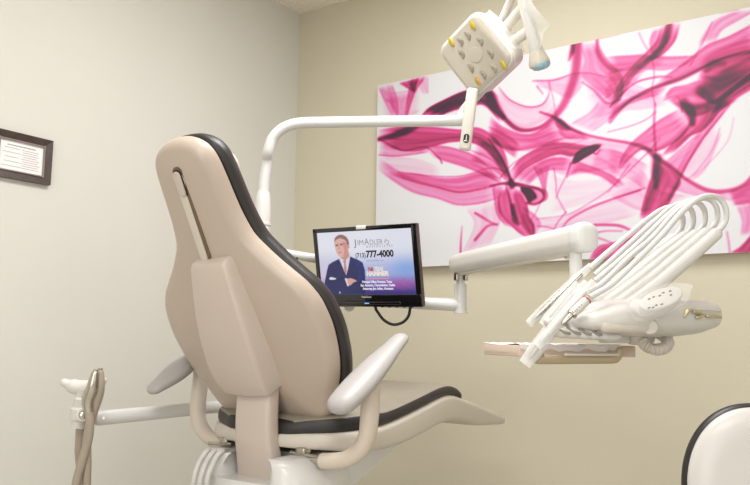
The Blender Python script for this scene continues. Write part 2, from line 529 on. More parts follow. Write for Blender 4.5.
STROKES = [
    ('r', [(-1.909, 2.156), (-1.874, 2.087), (-1.829, 2.003)], [(-1.831, 2.156), (-1.802, 2.084), (-1.790, 1.997)], 0.3, 0.2, 0.2),
    ('r', [(-1.792, 2.154), (-1.743, 2.121), (-1.711, 2.097)], [(-1.685, 2.158), (-1.700, 2.123), (-1.711, 2.092)], 1.1, 0.3, 0.3),
    ('r', [(-1.722, 2.165), (-1.743, 2.088), (-1.758, 1.982)], [(-1.648, 2.160), (-1.705, 2.091), (-1.747, 1.980)], 0.55, 0.4, 0.3),
    ('r', [(-1.874, 2.096), (-1.829, 2.050), (-1.796, 1.988)], [(-1.732, 2.091), (-1.753, 2.038), (-1.763, 1.983)], 0.22, 0.3, 0.2),
    ('r', [(-1.690, 2.149), (-1.679, 2.110), (-1.658, 2.078)], [(-1.638, 2.158), (-1.637, 2.112), (-1.637, 2.074)], 0.15, 0.1, 0.2),
    ('r', [(-1.673, 1.978), (-1.626, 2.010), (-1.525, 2.039), (-1.461, 2.053), (-1.379, 2.056), (-1.323, 2.033), (-1.295, 2.002)], [(-1.595, 1.962), (-1.515, 1.976), (-1.446, 1.983), (-1.398, 1.984), (-1.361, 1.978), (-1.323, 1.941), (-1.287, 1.892)], 1.7, 0.6, -0.6),
    ('r', [(-1.673, 1.978), (-1.626, 2.010), (-1.525, 2.041), (-1.461, 2.055), (-1.379, 2.065)], [(-1.575, 1.958), (-1.500, 1.996), (-1.437, 2.008), (-1.389, 2.013), (-1.351, 2.011)], 0.6, 0.3, 0),
    ('l', [(-1.346, 2.033), (-1.314, 1.974), (-1.273, 1.911)], [0.034, 0.036, 0.024], [2.6, 2.8, 2.0]),
    ('l', [(-1.287, 1.927), (-1.224, 1.861), (-1.171, 1.839), (-1.107, 1.844), (-1.056, 1.873), (-1.017, 1.913), (-0.988, 1.965), (-0.962, 2.035), (-0.952, 2.103), (-0.951, 2.161)], [0.018, 0.017, 0.015, 0.016, 0.022, 0.03, 0.034, 0.036, 0.036, 0.036], [2.3, 2.2, 2.0, 1.6, 1.4, 1.2, 1.2, 1.3, 1.4, 1.6]),
    ('l', [(-0.985, 2.102), (-0.972, 2.132), (-0.968, 2.161)], [0.012, 0.02, 0.016], [0.6, 1.9, 1.9]),
    ('l', [(-1.291, 2.042), (-1.241, 1.980), (-1.166, 1.938), (-1.101, 1.937), (-1.071, 1.976), (-1.070, 2.030)], [0.006, 0.006, 0.006, 0.006, 0.006, 0.006], [0.4, 0.9, 0.9, 0.8, 0.5, 0.3]),
    ('r', [(-1.291, 2.040), (-1.241, 1.980), (-1.166, 1.937), (-1.101, 1.939), (-1.071, 1.980)], [(-1.323, 1.993), (-1.269, 1.906), (-1.180, 1.850), (-1.077, 1.877), (-1.026, 1.918)], 0.14, 0.1, 0.1),
    ('r', [(-1.900, 1.947), (-1.784, 1.944), (-1.626, 1.920), (-1.466, 1.883), (-1.389, 1.881), (-1.310, 1.826), (-1.265, 1.748), (-1.239, 1.639)], [(-1.899, 1.894), (-1.810, 1.844), (-1.703, 1.821), (-1.615, 1.828), (-1.525, 1.838), (-1.427, 1.825), (-1.343, 1.770), (-1.244, 1.631)], 1.05, 0.4, 0.4),
    ('l', [(-1.899, 1.903), (-1.827, 1.908), (-1.752, 1.920), (-1.688, 1.930)], [0.02, 0.028, 0.036, 0.02], [2.0, 2.4, 2.5, 0.8]),
    ('l', [(-1.899, 1.903), (-1.810, 1.853), (-1.756, 1.830), (-1.651, 1.832), (-1.584, 1.779), (-1.564, 1.749)], [0.007, 0.007, 0.007, 0.007, 0.007, 0.007], [1.4, 1.0, 0.9, 0.8, 1.1, 1.2]),
    ('r', [(-1.651, 1.823), (-1.574, 1.827), (-1.476, 1.796), (-1.390, 1.750), (-1.289, 1.653)], [(-1.615, 1.791), (-1.564, 1.763), (-1.466, 1.724), (-1.380, 1.684), (-1.280, 1.626)], 0.55, 0.3, 0.4),
    ('l', [(-1.898, 1.827), (-1.810, 1.811), (-1.703, 1.807), (-1.635, 1.808)], [0.006, 0.006, 0.006, 0.006], [0.8, 0.6, 0.6, 0.3]),
    ('r', [(-1.899, 1.894), (-1.783, 1.836), (-1.677, 1.822), (-1.615, 1.823)], [(-1.898, 1.827), (-1.804, 1.810), (-1.719, 1.809), (-1.635, 1.808)], 0.3, 0.1, 0.2),
    ('r', [(-1.847, 1.745), (-1.798, 1.731), (-1.692, 1.714), (-1.589, 1.685), (-1.485, 1.674), (-1.371, 1.687), (-1.280, 1.652)], [(-1.836, 1.730), (-1.771, 1.704), (-1.686, 1.673), (-1.589, 1.642), (-1.485, 1.610), (-1.390, 1.612), (-1.275, 1.626)], 0.62, 0.25, 0.9),
    ('r', [(-1.898, 1.813), (-1.798, 1.744), (-1.691, 1.687), (-1.589, 1.649), (-1.485, 1.612), (-1.390, 1.612), (-1.280, 1.622)], [(-1.903, 1.761), (-1.819, 1.698), (-1.712, 1.634), (-1.583, 1.593), (-1.485, 1.556), (-1.372, 1.554), (-1.271, 1.575)], 0.34, 0.1, 0.5),
    ('r', [(-1.898, 1.827), (-1.782, 1.803), (-1.676, 1.776), (-1.574, 1.728)], [(-1.897, 1.765), (-1.782, 1.733), (-1.676, 1.712), (-1.574, 1.688)], 0.1, 0.05, 0.05),
    ('r', [(-1.389, 1.829), (-1.324, 1.794), (-1.270, 1.727), (-1.239, 1.639)], [(-1.427, 1.746), (-1.343, 1.710), (-1.289, 1.665), (-1.244, 1.627)], 0.5, 0.3, 0.2),
    ('r', [(-1.333, 1.925), (-1.265, 1.863), (-1.154, 1.821), (-1.043, 1.863)], [(-1.343, 1.822), (-1.243, 1.766), (-1.133, 1.760), (-1.003, 1.776)], 0.62, 0.1, 0.2),
    ('r', [(-1.342, 1.883), (-1.251, 1.827), (-1.198, 1.777)], [(-1.333, 1.829), (-1.265, 1.769), (-1.217, 1.729)], 0.45, 0.4, 0.4),
    ('r', [(-1.047, 1.872), (-1.018, 1.859), (-0.986, 1.822), (-0.923, 1.784)], [(-1.036, 1.813), (-1.003, 1.784), (-0.967, 1.775), (-0.907, 1.770)], 0.5, 0.6, 0.1),
    ('r', [(-1.056, 1.869), (-1.035, 1.866), (-0.994, 1.827)], [(-1.048, 1.847), (-1.019, 1.819), (-0.978, 1.813)], 0.9, 0, 0),
    ('l', [(-1.289, 1.653), (-1.226, 1.709), (-1.134, 1.752), (-1.045, 1.781), (-0.967, 1.783)], [0.006, 0.006, 0.006, 0.006, 0.006], [0.9, 0.5, 0.5, 0.5, 0.4]),
    ('r', [(-1.244, 1.673), (-1.190, 1.726), (-1.091, 1.763), (-1.020, 1.766), (-0.947, 1.748), (-0.877, 1.730)], [(-1.235, 1.630), (-1.178, 1.678), (-1.092, 1.713), (-1.029, 1.722), (-0.980, 1.708), (-0.932, 1.722)], 0.95, 0.5, 0.7),
    ('r', [(-1.222, 1.637), (-1.173, 1.673), (-1.088, 1.705), (-1.029, 1.706), (-0.981, 1.692)], [(-1.165, 1.610), (-1.122, 1.643), (-1.071, 1.662), (-1.022, 1.656), (-0.997, 1.653)], 0.45, 0.4, 0.1),
    ('r', [(-0.985, 1.672), (-0.960, 1.717), (-0.916, 1.736), (-0.865, 1.741)], [(-0.977, 1.675), (-0.936, 1.694), (-0.897, 1.713), (-0.861, 1.738)], 2.6, 0.2, 0.4),
    ('l', [(-0.908, 1.723), (-0.885, 1.704), (-0.869, 1.718)], [0.008, 0.008, 0.008], [1.0, 1.2, 0.6]),
    ('r', [(-0.977, 1.691), (-0.902, 1.654), (-0.837, 1.620), (-0.778, 1.571)], [(-1.002, 1.626), (-0.949, 1.640), (-0.872, 1.616), (-0.804, 1.562)], 0.52, 0.5, 0.15),
    ('l', [(-0.985, 1.680), (-0.998, 1.645), (-1.002, 1.626)], [0.01, 0.01, 0.01], [1.2, 0.8, 0.5]),
    ('l', [(-1.235, 1.626), (-1.266, 1.701), (-1.306, 1.774), (-1.343, 1.831)], [0.014, 0.01, 0.008, 0.006], [2.4, 1.6, 1.2, 0.8]),
    ('l', [(-1.334, 1.623), (-1.280, 1.628), (-1.235, 1.622), (-1.174, 1.607), (-1.114, 1.585), (-1.098, 1.551), (-1.132, 1.529), (-1.171, 1.537)], [0.008, 0.01, 0.018, 0.012, 0.01, 0.009, 0.009, 0.01], [1.4, 1.7, 2.8, 2.0, 1.7, 1.5, 1.4, 1.6]),
    ('r', [(-1.200, 1.606), (-1.153, 1.589), (-1.128, 1.553)], [(-1.196, 1.597), (-1.175, 1.562), (-1.162, 1.536)], 3.4, 0, 0),
    ('r', [(-1.174, 1.607), (-1.093, 1.583), (-1.090, 1.542), (-1.158, 1.527)], [(-1.200, 1.593), (-1.166, 1.561), (-1.158, 1.544), (-1.166, 1.532)], 0.6, 0.2, 0.2),
    ('l', [(-1.240, 1.631), (-1.235, 1.613)], [0.024, 0.024], [2.6, 2.6]),
    ('r', [(-1.253, 1.615), (-1.294, 1.577), (-1.290, 1.509), (-1.245, 1.456), (-1.202, 1.416), (-1.159, 1.393)], [(-1.205, 1.594), (-1.171, 1.533), (-1.163, 1.483), (-1.142, 1.440), (-1.142, 1.392)], 0.9, 0.3, 0.4),
    ('l', [(-1.232, 1.530), (-1.223, 1.475), (-1.210, 1.454)], [0.02, 0.026, 0.015], [1.6, 2.2, 1.4]),
    ('l', [(-1.262, 1.616), (-1.245, 1.556), (-1.232, 1.496)], [0.008, 0.012, 0.014], [0.8, 1.4, 1.4]),
    ('r', [(-1.325, 1.631), (-1.316, 1.571), (-1.303, 1.502), (-1.263, 1.449)], [(-1.271, 1.617), (-1.294, 1.569), (-1.281, 1.500), (-1.228, 1.438)], 0.5, 0.4, 0.2),
    ('r', [(-1.192, 1.526), (-1.133, 1.480), (-1.108, 1.438)], [(-1.202, 1.461), (-1.168, 1.418), (-1.142, 1.392)], 0.4, 0.2, 0.2),
    ('r', [(-1.143, 1.687), (-1.110, 1.617), (-1.098, 1.559)], [(-1.075, 1.679), (-1.085, 1.623), (-1.094, 1.558)], 0.5, 0.5, 0.1),
    ('l', [(-1.404, 1.514), (-1.372, 1.495), (-1.335, 1.471), (-1.303, 1.456)], [0.009, 0.012, 0.01, 0.008], [1.3, 1.0, 0.8, 0.6]),
    ('l', [(-1.299, 1.460), (-1.344, 1.455), (-1.377, 1.427), (-1.405, 1.399)], [0.008, 0.012, 0.012, 0.01], [0.6, 0.9, 1.0, 1.5]),
    ('l', [(-1.466, 1.463), (-1.471, 1.403), (-1.473, 1.343)], [0.006, 0.008, 0.01], [0.4, 0.9, 1.2]),
    ('r', [(-1.447, 1.539), (-1.409, 1.463), (-1.466, 1.343)], [(-1.289, 1.560), (-1.290, 1.468), (-1.336, 1.370)], 0.13, 0.05, 0.05),
    ('r', [(-0.939, 2.159), (-0.924, 2.089), (-0.934, 2.025), (-0.864, 1.948), (-0.811, 1.887)], [(-0.871, 2.152), (-0.838, 2.080), (-0.778, 1.996), (-0.780, 1.925), (-0.796, 1.888)], 0.42, 0.1, 0.3),
    ('l', [(-0.871, 2.160), (-0.868, 2.111), (-0.846, 2.065), (-0.816, 2.031), (-0.778, 2.020)], [0.012, 0.016, 0.018, 0.016, 0.01], [1.0, 0.9, 0.8, 0.7, 0.4]),
    ('l', [(-1.139, 2.043), (-1.045, 2.030), (-0.974, 2.041), (-0.910, 2.033), (-0.839, 2.004)], [0.006, 0.006, 0.006, 0.006, 0.006], [0.7, 0.8, 0.7, 0.6, 0.6]),
    ('l', [(-0.934, 2.001), (-0.887, 1.958), (-0.838, 1.899), (-0.788, 1.903)], [0.006, 0.008, 0.012, 0.01], [0.7, 0.8, 0.9, 0.7]),
    ('r', [(-1.139, 2.047), (-1.066, 2.034), (-0.962, 2.039), (-0.902, 2.028)], [(-1.117, 2.018), (-1.058, 1.990), (-0.984, 1.944), (-0.926, 1.991)], 0.18, 0.1, 0.05),
    ('l', [(-1.070, 2.026), (-1.054, 1.956), (-1.043, 1.880)], [0.006, 0.006, 0.006], [0.4, 0.4, 0.4]),
    ('l', [(-1.122, 2.018), (-1.096, 1.980)], [0.006, 0.006], [0.9, 0.5]),
    ('r', [(-0.626, 2.162), (-0.645, 2.111), (-0.679, 2.075), (-0.732, 2.031), (-0.786, 1.974), (-0.827, 1.886)], [(-0.562, 2.159), (-0.582, 2.097), (-0.622, 2.056), (-0.681, 2.028), (-0.733, 1.988), (-0.772, 1.932), (-0.820, 1.861)], 0.72, 0.25, 0.35),
    ('l', [(-0.601, 2.156), (-0.621, 2.098), (-0.651, 2.058), (-0.691, 2.035)], [0.024, 0.03, 0.026, 0.012], [2.0, 1.9, 1.5, 0.7]),
    ('r', [(-0.655, 2.153), (-0.671, 2.109), (-0.665, 2.057)], [(-0.626, 2.154), (-0.642, 2.110), (-0.658, 2.051)], 0.35, 0.4, 0.1),
    ('l', [(-0.710, 2.153), (-0.696, 2.114), (-0.679, 2.079)], [0.006, 0.006, 0.006], [0.4, 0.4, 0.5]),
    ('r', [(-0.837, 2.084), (-0.705, 2.063), (-0.608, 2.037), (-0.498, 2.019)], [(-0.839, 2.016), (-0.711, 2.011), (-0.621, 1.990), (-0.519, 2.000)], 0.42, 0.45, 0),
    ('r', [(-0.839, 2.016), (-0.747, 2.030), (-0.674, 2.023)], [(-0.849, 1.913), (-0.803, 1.937), (-0.712, 1.976)], 0.32, 0.1, 0.2),
    ('r', [(-0.640, 1.955), (-0.575, 1.990), (-0.508, 2.032), (-0.466, 2.057), (-0.396, 2.072), (-0.299, 2.108)], [(-0.669, 1.925), (-0.576, 1.943), (-0.503, 1.967), (-0.429, 1.991), (-0.351, 2.003), (-0.303, 2.015)], 0.62, 0.4, 0.5),
    ('l', [(-0.329, 2.002), (-0.429, 1.991), (-0.503, 1.967), (-0.576, 1.943), (-0.673, 1.926), (-0.762, 1.887), (-0.828, 1.838)], [0.014, 0.014, 0.014, 0.014, 0.014, 0.01, 0.008], [1.3, 1.3, 1.2, 1.3, 1.3, 1.0, 0.7]),
    ('r', [(-0.500, 1.959), (-0.426, 1.985), (-0.351, 1.996), (-0.288, 2.019)], [(-0.523, 1.888), (-0.452, 1.831), (-0.379, 1.877), (-0.292, 1.919)], 1.0, 0.2, 0.3),
    ('l', [(-0.496, 1.883), (-0.449, 1.897), (-0.402, 1.922), (-0.353, 1.945), (-0.305, 1.965)], [0.05, 0.07, 0.07, 0.05, 0.036], [1.1, 1.5, 1.5, 0.9, 0.5]),
    ('l', [(-0.480, 1.962), (-0.453, 1.979), (-0.420, 1.973)], [0.02, 0.03, 0.02], [0.8, 0.9, 0.7]),
    ('r', [(-0.628, 1.883), (-0.598, 1.916), (-0.549, 1.919), (-0.501, 1.929)], [(-0.573, 1.836), (-0.533, 1.800), (-0.479, 1.806), (-0.444, 1.852)], 0.7, 0.2, 0.3),
    ('l', [(-0.628, 1.876), (-0.585, 1.884), (-0.569, 1.851), (-0.567, 1.820)], [0.008, 0.006, 0.008, 0.008], [0.4, 0.3, 0.6, 0.6]),
    ('l', [(-0.827, 1.882), (-0.772, 1.932), (-0.723, 1.962), (-0.650, 1.968), (-0.597, 1.958)], [0.008, 0.008, 0.008, 0.008, 0.008], [1.1, 1.1, 1.0, 0.9, 0.5]),
    ('r', [(-0.824, 1.861), (-0.766, 1.899), (-0.669, 1.929), (-0.612, 1.926)], [(-0.844, 1.817), (-0.781, 1.870), (-0.714, 1.890), (-0.634, 1.900)], 0.5, 0.2, 0.2),
    ('r', [(-0.461, 1.840), (-0.378, 1.895), (-0.290, 1.954)], [(-0.470, 1.794), (-0.390, 1.839), (-0.293, 1.890)], 1.1, 0.5, 0.3),
    ('r', [(-0.503, 2.057), (-0.471, 2.111), (-0.440, 2.141), (-0.367, 2.158)], [(-0.446, 2.064), (-0.422, 2.100), (-0.378, 2.120), (-0.310, 2.148)], 0.28, 0.2, 0.2),
    ('l', [(-0.533, 1.988), (-0.482, 2.076), (-0.453, 2.137)], [0.006, 0.006, 0.006], [0.5, 0.5, 0.4]),
    ('l', [(-0.665, 2.049), (-0.660, 1.978), (-0.669, 1.921), (-0.660, 1.862)], [0.006, 0.006, 0.006, 0.006], [0.5, 0.5, 0.5, 0.6]),
    ('r', [(-0.576, 1.859), (-0.550, 1.817), (-0.541, 1.779), (-0.569, 1.738), (-0.605, 1.706), (-0.642, 1.665)], [(-0.380, 1.837), (-0.443, 1.800), (-0.471, 1.768), (-0.505, 1.740), (-0.543, 1.727), (-0.599, 1.675)], 0.95, 0.2, 0.5),
    ('l', [(-0.559, 1.856), (-0.539, 1.816), (-0.531, 1.770)], [0.03, 0.036, 0.02], [1.5, 1.7, 1.5]),
    ('r', [(-0.573, 1.833), (-0.644, 1.802), (-0.692, 1.771), (-0.748, 1.729), (-0.786, 1.680), (-0.803, 1.631)], [(-0.531, 1.777), (-0.584, 1.718), (-0.662, 1.687), (-0.712, 1.701), (-0.761, 1.669), (-0.799, 1.627)], 0.62, 0.3, 0.5),
    ('l', [(-1.110, 1.907), (-1.043, 1.871), (-0.986, 1.822), (-0.923, 1.786), (-0.849, 1.758), (-0.763, 1.731), (-0.701, 1.703), (-0.659, 1.660), (-0.608, 1.617), (-0.562, 1.571), (-0.493, 1.524), (-0.428, 1.514), (-0.374, 1.531), (-0.335, 1.571)], [0.008, 0.014, 0.014, 0.01, 0.01, 0.012, 0.016, 0.018, 0.014, 0.012, 0.014, 0.014, 0.012, 0.012], [1.2, 1.6, 1.3, 1.2, 1.2, 1.3, 1.5, 2.0, 1.7, 1.4, 1.2, 1.2, 1.2, 1.3]),
    ('r', [(-0.670, 1.661), (-0.675, 1.609), (-0.695, 1.551), (-0.714, 1.493), (-0.727, 1.441)], [(-0.629, 1.630), (-0.582, 1.569), (-0.601, 1.527), (-0.626, 1.485), (-0.670, 1.422)], 1.05, 0.3, 0.5),
    ('l', [(-0.659, 1.660), (-0.665, 1.608), (-0.666, 1.552)], [0.03, 0.03, 0.018], [1.9, 1.8, 1.2]),
    ('l', [(-0.410, 1.817), (-0.451, 1.772), (-0.506, 1.704), (-0.553, 1.632), (-0.589, 1.563), (-0.626, 1.500)], [0.008, 0.008, 0.008, 0.008, 0.008, 0.008], [0.6, 0.9, 1.0, 1.0, 1.0, 0.8]),
    ('r', [(-0.508, 1.737), (-0.564, 1.693), (-0.621, 1.648), (-0.642, 1.636)], [(-0.496, 1.713), (-0.524, 1.673), (-0.560, 1.618), (-0.589, 1.570)], 0.34, 0.1, 0.3),
    ('r', [(-0.453, 1.802), (-0.487, 1.763), (-0.530, 1.710)], [(-0.420, 1.811), (-0.447, 1.772), (-0.503, 1.707)], 0.3, 0.1, 0.2),
    ('r', [(-0.608, 1.617), (-0.548, 1.558), (-0.483, 1.519), (-0.419, 1.509)], [(-0.638, 1.553), (-0.550, 1.515), (-0.468, 1.489), (-0.404, 1.480)], 0.22, 0.1, 0.1),
    ('r', [(-0.425, 1.510), (-0.374, 1.526), (-0.323, 1.563)], [(-0.408, 1.463), (-0.364, 1.466), (-0.327, 1.480)], 0.75, 0.3, 0.2),
    ('r', [(-0.399, 1.458), (-0.385, 1.408), (-0.391, 1.353)], [(-0.327, 1.480), (-0.329, 1.425), (-0.332, 1.363)], 0.3, 0.2, 0.1),
    ('r', [(-0.428, 1.293), (-0.389, 1.318), (-0.344, 1.371)], [(-0.378, 1.290), (-0.359, 1.303), (-0.334, 1.322)], 1.1, 0.4, 0.2),
    ('l', [(-0.828, 1.822), (-0.781, 1.870), (-0.743, 1.899), (-0.714, 1.906)], [0.012, 0.012, 0.01, 0.006], [0.8, 0.9, 0.8, 0.4]),
    ('l', [(-0.837, 1.784), (-0.754, 1.795), (-0.698, 1.810), (-0.658, 1.835)], [0.006, 0.006, 0.006, 0.006], [0.5, 0.5, 0.5, 0.5]),
    ('l', [(-0.660, 1.866), (-0.666, 1.779), (-0.663, 1.668)], [0.01, 0.01, 0.01], [0.5, 0.9, 1.0]),
    ('l', [(-0.842, 1.550), (-0.751, 1.633), (-0.683, 1.693), (-0.646, 1.734)], [0.006, 0.006, 0.006, 0.006], [0.4, 0.7, 0.7, 0.4]),
    ('r', [(-0.838, 1.721), (-0.757, 1.680), (-0.692, 1.634)], [(-0.841, 1.612), (-0.766, 1.596), (-0.709, 1.545)], 0.2, 0.2, 0.1),
    ('r', [(-0.885, 1.727), (-0.823, 1.712), (-0.775, 1.690)], [(-0.910, 1.651), (-0.856, 1.637), (-0.803, 1.616)], 0.2, 0.1, 0.1),
    ('l', [(-0.820, 1.525), (-0.768, 1.536), (-0.706, 1.552)], [0.006, 0.006, 0.006], [0.3, 0.6, 0.7]),
    ('l', [(-1.055, 1.668), (-1.047, 1.602), (-1.044, 1.554), (-1.009, 1.483)], [0.006, 0.006, 0.006, 0.006], [0.6, 0.5, 0.4, 0.6]),
    ('l', [(-1.006, 1.630), (-1.035, 1.577), (-1.048, 1.546)], [0.006, 0.006, 0.006], [0.5, 0.5, 0.4]),
    ('l', [(-0.724, 1.546), (-0.836, 1.519), (-0.913, 1.495), (-0.993, 1.458), (-1.026, 1.424)], [0.009, 0.009, 0.009, 0.009, 0.009], [1.0, 0.9, 0.8, 0.9, 0.4]),
    ('l', [(-0.758, 1.649), (-0.827, 1.568), (-0.921, 1.511), (-1.009, 1.475), (-1.133, 1.468)], [0.006, 0.006, 0.006, 0.006, 0.006], [0.6, 0.6, 0.5, 0.5, 0.4]),
    ('l', [(-1.009, 1.487), (-1.042, 1.449), (-1.059, 1.419)], [0.006, 0.006, 0.006], [0.6, 0.6, 0.5]),
    ('l', [(-1.125, 1.439), (-1.083, 1.432), (-1.050, 1.418)], [0.006, 0.006, 0.006], [0.8, 0.6, 0.4]),
    ('l', [(-1.102, 1.559), (-1.128, 1.504), (-1.159, 1.458)], [0.006, 0.006, 0.006], [0.4, 0.4, 0.4]),
    ('l', [(-0.899, 1.427), (-0.846, 1.424), (-0.801, 1.417), (-0.757, 1.395)], [0.01, 0.01, 0.01, 0.01], [1.0, 1.2, 1.2, 0.8]),
    ('l', [(-0.900, 1.396), (-0.854, 1.401), (-0.794, 1.397)], [0.007, 0.007, 0.007], [0.8, 0.6, 0.5]),
    ('l', [(-0.908, 1.385), (-0.870, 1.371), (-0.832, 1.354)], [0.007, 0.007, 0.007], [0.8, 0.7, 0.5]),
    ('r', [(-0.925, 1.286), (-0.886, 1.342), (-0.832, 1.354), (-0.758, 1.376), (-0.691, 1.424)], [(-0.902, 1.270), (-0.823, 1.282), (-0.759, 1.309), (-0.694, 1.335), (-0.630, 1.368)], 0.8, 0.3, 0.2),
    ('r', [(-1.158, 1.474), (-1.033, 1.465), (-0.913, 1.502), (-0.761, 1.527)], [(-1.096, 1.381), (-0.994, 1.406), (-0.876, 1.426), (-0.726, 1.456)], 0.1, 0.05, 0.05),
    ('r', [(-1.092, 1.664), (-1.010, 1.615), (-0.872, 1.600), (-0.722, 1.599)], [(-1.074, 1.484), (-0.972, 1.507), (-0.854, 1.528), (-0.724, 1.546)], 0.07, 0.03, 0.03),
    ('l', [(-0.522, 1.361), (-0.510, 1.332), (-0.517, 1.311)], [0.008, 0.012, 0.008], [0.6, 1.2, 0.6]),
    ('l', [(-0.434, 1.370), (-0.430, 1.328), (-0.428, 1.293)], [0.006, 0.006, 0.006], [0.5, 0.6, 0.6]),
    ('r', [(-1.198, 1.823), (-1.027, 1.812), (-0.868, 1.757), (-0.719, 1.706)], [(-1.156, 1.713), (-1.010, 1.635), (-0.871, 1.639), (-0.721, 1.637)], 0.16, 0.05, 0.08),
    ('r', [(-0.922, 2.027), (-0.805, 1.993), (-0.677, 1.923), (-0.624, 1.883)], [(-0.906, 1.842), (-0.789, 1.856), (-0.679, 1.853), (-0.614, 1.858)], 0.14, 0.05, 0.05),
    ('r', [(-0.822, 2.069), (-0.709, 2.070), (-0.618, 2.082)], [(-0.840, 1.976), (-0.726, 1.994), (-0.623, 2.013)], 0.2, 0.05, 0.1),
    ('r', [(-0.499, 2.004), (-0.414, 2.038), (-0.302, 2.051)], [(-0.501, 1.944), (-0.407, 1.970), (-0.305, 1.979)], 0.35, 0.1, 0.1),
    ('r', [(-1.898, 2.139), (-1.808, 2.114), (-1.679, 2.110)], [(-1.873, 2.000), (-1.785, 1.986), (-1.678, 1.998)], 0.12, 0.05, 0.05),
    ('r', [(-0.865, 1.916), (-0.905, 1.874), (-0.986, 1.838)], [(-0.781, 1.886), (-0.844, 1.825), (-0.899, 1.793)], 0.2, 0.2, 0.1),
    ('r', [(-0.721, 1.630), (-0.653, 1.539), (-0.550, 1.508)], [(-0.835, 1.534), (-0.726, 1.471), (-0.620, 1.477)], 0.16, 0.05, 0.1),
    ('r', [(-0.636, 1.627), (-0.544, 1.675), (-0.468, 1.760)], [(-0.548, 1.558), (-0.493, 1.603), (-0.436, 1.727)], 0.1, 0.05, 0.2),
    ('l', [(-0.442, 1.742), (-0.471, 1.666), (-0.527, 1.593), (-0.562, 1.567)], [0.005, 0.005, 0.005, 0.005], [0.3, 0.4, 0.4, 0.3]),
    ('l', [(-0.396, 1.771), (-0.418, 1.695), (-0.473, 1.630), (-0.534, 1.579)], [0.005, 0.005, 0.005, 0.005], [0.2, 0.3, 0.3, 0.2]),
    ('l', [(-1.343, 1.822), (-1.199, 1.760), (-1.045, 1.748), (-0.907, 1.770)], [0.005, 0.005, 0.005, 0.005], [0.4, 0.5, 0.5, 0.4]),
    ('l', [(-1.427, 1.790), (-1.325, 1.733), (-1.262, 1.658)], [0.006, 0.006, 0.006], [0.5, 0.7, 1.0]),
    ('l', [(-1.792, 1.735), (-1.624, 1.698), (-1.476, 1.681), (-1.334, 1.700), (-1.261, 1.675)], [0.006, 0.006, 0.006, 0.006, 0.006], [0.8, 0.9, 0.9, 0.8, 1.0]),
]
NW, NH = 640, 306
Df = ribbon_field(NH, NW, STROKES, (NW - 1) / (CX1 - CX0), (NH - 1) / (CZ1 - CZ0))
Df = Df * 1.5
trans = np.stack([np.exp(-0.04 * Df ** 3), np.exp(-1.6 * Df), np.exp(-0.65 * Df - 0.07 * Df ** 2)], -1)
paper_c = np.array(srgb((214, 214, 217)))
floor_c = np.array(srgb((60, 32, 50)))
pig = paper_c * trans * (1 - 0.0) + floor_c * (1 - trans)
cv = thing('canvas_print', 'long white canvas print of swirling pink and purple smoke on the back wall', 'picture', ((CX0 + CX1) / 2, YB, CZ0))
obj('canvas_body', G().box(((CX0 + CX1) / 2, (CY + 0.004 + YB) / 2, (CZ0 + CZ1) / 2), CX1 - CX0, YB - CY - 0.004, CZ1 - CZ0), M['canvas_side'], cv, smooth=0)


def colour_grid(name, nw, nh, fn, cols, m, parent):
    u, w = np.meshgrid(np.linspace(0, 1, nw), np.linspace(0, 1, nh))
    co = fn(u.ravel(), w.ravel()) - np.array(WORLD[parent])
    me = bpy.data.meshes.new(name)
    i = np.arange((nw - 1) * (nh - 1))
    a = i // (nw - 1) * nw + i % (nw - 1)
    F = np.stack([a, a + 1, a + nw + 1, a + nw], 1)
    me.vertices.add(nw * nh)
    me.vertices.foreach_set('co', co.astype(np.float32).ravel())
    me.loops.add(F.size)
    me.loops.foreach_set('vertex_index', F.astype(np.int32).ravel())
    me.polygons.add(len(F))
    me.polygons.foreach_set('loop_start', np.arange(0, F.size, 4, dtype=np.int32))
    me.update()
    me.validate()
    at = me.attributes.new('pigment', 'FLOAT_COLOR', 'POINT')
    rgba = np.concatenate([cols.reshape(-1, 3), np.ones((nw * nh, 1))], 1)
    at.data.foreach_set('color', rgba.astype(np.float32).ravel())
    me.materials.append(m)
    o = bpy.data.objects.new(name, me)
    COL.objects.link(o)
    o.parent = parent
    WORLD[o] = WORLD[parent]
    return o


colour_grid('printed_face', NW, NH, lambda u, w: np.stack([CX0 + u * (CX1 - CX0), np.full_like(u, CY), CZ0 + w * (CZ1 - CZ0)], 1), pig, attr_mat('canvas_ink', 0.6), cv)

# ---------------------------------------------------------------- framed certificate on the left wall
fr = thing('framed_certificate', 'small dark framed certificate hanging on the left wall', 'certificate', (XL, 1.39, 1.50))
fy0, fy1, fz0, fz1 = 1.281, 1.498, 1.508, 1.669
ex, ey = (0, -1, 0), (0, 0, 1)   # the picture plane faces +X
g = G()
fw_ = 0.026
for (a, b, c, d) in (((fy0, fz0), (fy1, fz0), (fy1 - fw_, fz0 + fw_), (fy0 + fw_, fz0 + fw_)), ((fy0, fz1), (fy0 + fw_, fz1 - fw_), (fy1 - fw_, fz1 - fw_), (fy1, fz1)),
                     ((fy0, fz0), (fy0 + fw_, fz0 + fw_), (fy0 + fw_, fz1 - fw_), (fy0, fz1)), ((fy1, fz0), (fy1, fz1), (fy1 - fw_, fz1 - fw_), (fy1 - fw_, fz0 + fw_))):
    q = [a, b, c, d]
    outer = [0.019 if p in ((fy0, fz0), (fy1, fz0), (fy0, fz1), (fy1, fz1)) else 0.010 for p in q]
    vs = [(XL, p[0], p[1]) for p in q] + [(XL + h, p[0], p[1]) for p, h in zip(q, outer)]
    g.add(vs, [(0, 1, 2, 3), (4, 5, 6, 7)] + [(i, (i + 1) % 4, 4 + (i + 1) % 4, 4 + i) for i in range(4)])
obj('frame_moulding', g, M['frame'], fr, smooth=0)
g = G()
cyc, czc = (fy0 + fy1) / 2, (fz0 + fz1) / 2
